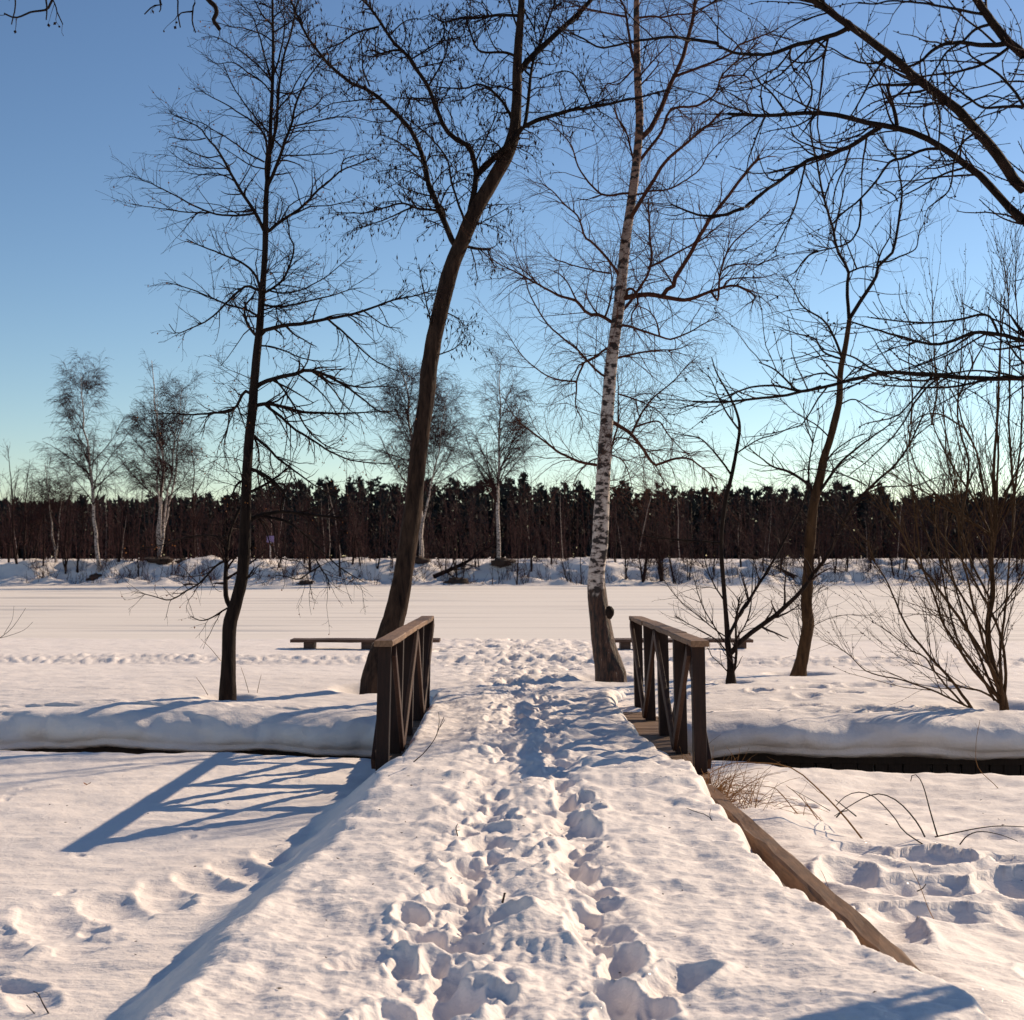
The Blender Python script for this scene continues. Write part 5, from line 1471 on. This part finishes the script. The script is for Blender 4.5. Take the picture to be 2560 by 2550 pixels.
# tussock of dry grass by the near right post
rg = np.random.default_rng(55)
gb = np.array([1.62, 11.5, -0.36])
K = 340
st = np.stack([gb[0] + rg.normal(size=K) * 0.12, gb[1] + rg.uniform(-0.9, 0.9, K), np.full(K, gb[2])], 1)
d = np.stack([rg.uniform(-0.1, 1.0, K), rg.normal(size=K) * 0.5, rg.uniform(0.35, 1.0, K)], 1)
n = 8; P = np.empty((K, n, 3)); P[:, 0] = st
L = rg.uniform(0.18, 0.6, K)
for k in range(1, n):
    d[:, 2] -= 0.17; d += rg.normal(size=(K, 3)) * 0.05
    d /= np.linalg.norm(d, axis=1, keepdims=True)
    P[:, k] = P[:, k - 1] + d * (L / (n - 1))[:, None]
o = Tubes().add(P, np.linspace(0.0032, 0.0014, n)[None] * np.ones((K, 1)), 3).build('dry_grass', M['dry_grass'], None, gb); o.location = gb
tag(o, 'tussock of tawny dry grass at the foot of the right railing', 'grass', kind='stuff')

# single twigs and stalks standing in the snow
def sprig(label, lines, mat=None, seed=0, cat='twig', twig=None, name='snow_twig'):
    plant(name, label, cat, lines, mat or M['twig'], 'twigs sticking out of the snow', twig, seed)
sprig('bent brown twig standing in the snow by the left railing', [(11.3, .005, .002, [(1034, 1905), (1060, 1882), (1085, 1850), (1098, 1820), (1110, 1792)]), (11.3, .003, .0015, [(1092, 1838), (1098, 1805), (1096, 1780)]), (11.3, .0025, .0015, [(1100, 1818), (1112, 1800)])])
sprig('short forked twig stuck upright in the trampled path', [(7.7, .0035, .002, [(1144, 2090), (1140, 2070), (1144, 2060)]), (7.7, .002, .0015, [(1141, 2076), (1150, 2075)])])
sprig('dark stub stuck in a foothold in the middle of the path', [(6.85, .006, .005, [(1256, 2257), (1259, 2245), (1262, 2232)])])
sprig('y shaped twig in the snow on the right part of the path', [(7.6, .004, .002, [(1873, 2320), (1876, 2290), (1880, 2258), (1898, 2228)]), (7.6, .003, .0015, [(1876, 2298), (1890, 2285), (1902, 2280)])])
sprig('drooping twig with buds over the snow edge beside the dry grass', [(9.2, .004, .002, [(1868, 2142), (1835, 2120), (1800, 2092), (1788, 2065), (1770, 2040), (1735, 2028), (1716, 2020)]), (9.2, .002, .0015, [(1788, 2065), (1775, 2040), (1777, 2022)])], twig=dict(dens=6, t0=.5, t1=1, L0=.02, L1=.07, ang=.7, n=4, rmin=.0015))
sprig('small forked twig at the lower left edge of the snow', [(6.6, .004, .002, [(124, 2538), (108, 2510), (95, 2485), (82, 2478)]), (6.6, .003, .0015, [(92, 2540), (78, 2525), (66, 2512)])])
sprig('thin dry stalk leaning over the foot holes at the lower right', [(7.8, .003, .0015, [(2392, 2390), (2360, 2340), (2325, 2280), (2300, 2215), (2275, 2165)])], M['dry_grass'])
sprig('broken twigs in the snow holes at the right', [(8.6, .004, .003, [(2292, 2228), (2305, 2222), (2315, 2210)]), (9.0, .003, .002, [(2240, 2225), (2245, 2212), (2238, 2200)])])
sprig('fine stalk rising from the snow next to the edging beam', [(8.0, .002, .001, [(2090, 2290), (2078, 2240), (2062, 2195), (2052, 2175)])], M['dry_grass'])
sprig('thin stalk leaning right at the edge of the ditch on the far right', [(13.2, .004, .002, [(2540, 2020), (2490, 1965), (2445, 1918), (2440, 1860), (2450, 1800)])], M['dry_grass'], 3, twig=dict(dens=5, t0=.5, t1=1, L0=.05, L1=.2, ang=.6, n=4, rmin=.0014))
for k, (x, y, dx, dy, lab) in enumerate(((520, 1738, -30, -45, 'short dry stalks left of the slender dark tree foot'), (622, 1732, -20, -65, 'fine dry stalk right of the slender dark tree foot'), (643, 1732, 10, -45, 'second fine dry stalk right of the slender dark tree foot'), (552, 1652, -50, -55, 'thin arched shoot at the slender dark tree'))):
    sprig(lab, [(18.2, .004, .002, [(x, y), (x + dx * .5, y + dy * .55), (x + dx, y + dy)])], M['dry_grass'], k)
sprig('twig fan hanging in at the left edge over the lake', [(17, .005, .002, [(-60, 1640), (0, 1595), (30, 1570), (55, 1535), (64, 1520)]), (17, .003, .002, [(0, 1595), (20, 1590), (60, 1575), (82, 1555)]), (17, .003, .0015, [(10, 1585), (30, 1550), (35, 1515)])])
# a fallen leaf
lb = np.array([(218 - CX) / FPX * 13.2, 13.2, 0]); lb[2] = near_z(lb[0], lb[1]) + 0.012
a = np.linspace(0, 2 * math.pi, 9)[:-1]
lv = np.stack([0.035 * np.cos(a), 0.022 * np.sin(a), 0.010 + 0.012 * np.cos(2 * a)], 1)
lv = np.concatenate([[[0, 0, 0.004]], lv])
o = obj('fallen_leaf', mesh_np('fallen_leaf', lv, None, [(0, i, i % 8 + 1) for i in range(1, 9)]), M['dry_leaf'], None, tuple(lb))
tag(o, 'small orange leaf lying on the snow at the left', 'leaf')

# bark flakes, bits of twig and seed scales lying on the snow
rg = np.random.default_rng(808)
C = []; D = []
for k in range(150):
    if k < 95: x, y = rg.uniform(-1.1, 1.4), rg.uniform(5.0, 11.3)
    elif k < 125: x, y = rg.uniform(-4.0, -1.6), rg.uniform(6.5, 14)
    else: x, y = rg.uniform(1.9, 4.2), rg.uniform(7, 13)
    C.append((x, y, near_z(x, y) + 0.003)); a = rg.uniform(0, 6.28); D.append((math.cos(a), math.sin(a), rg.uniform(-0.05, 0.25)))
o = Tubes().blobs(np.array(C), np.array(D), rg.uniform(0.010, 0.035, 150), rg.uniform(0.0015, 0.004, 150)).build('snow_litter', M['twig'])
tag(o, 'tiny bark flakes and seed scales scattered over the snow', 'litter', kind='stuff')
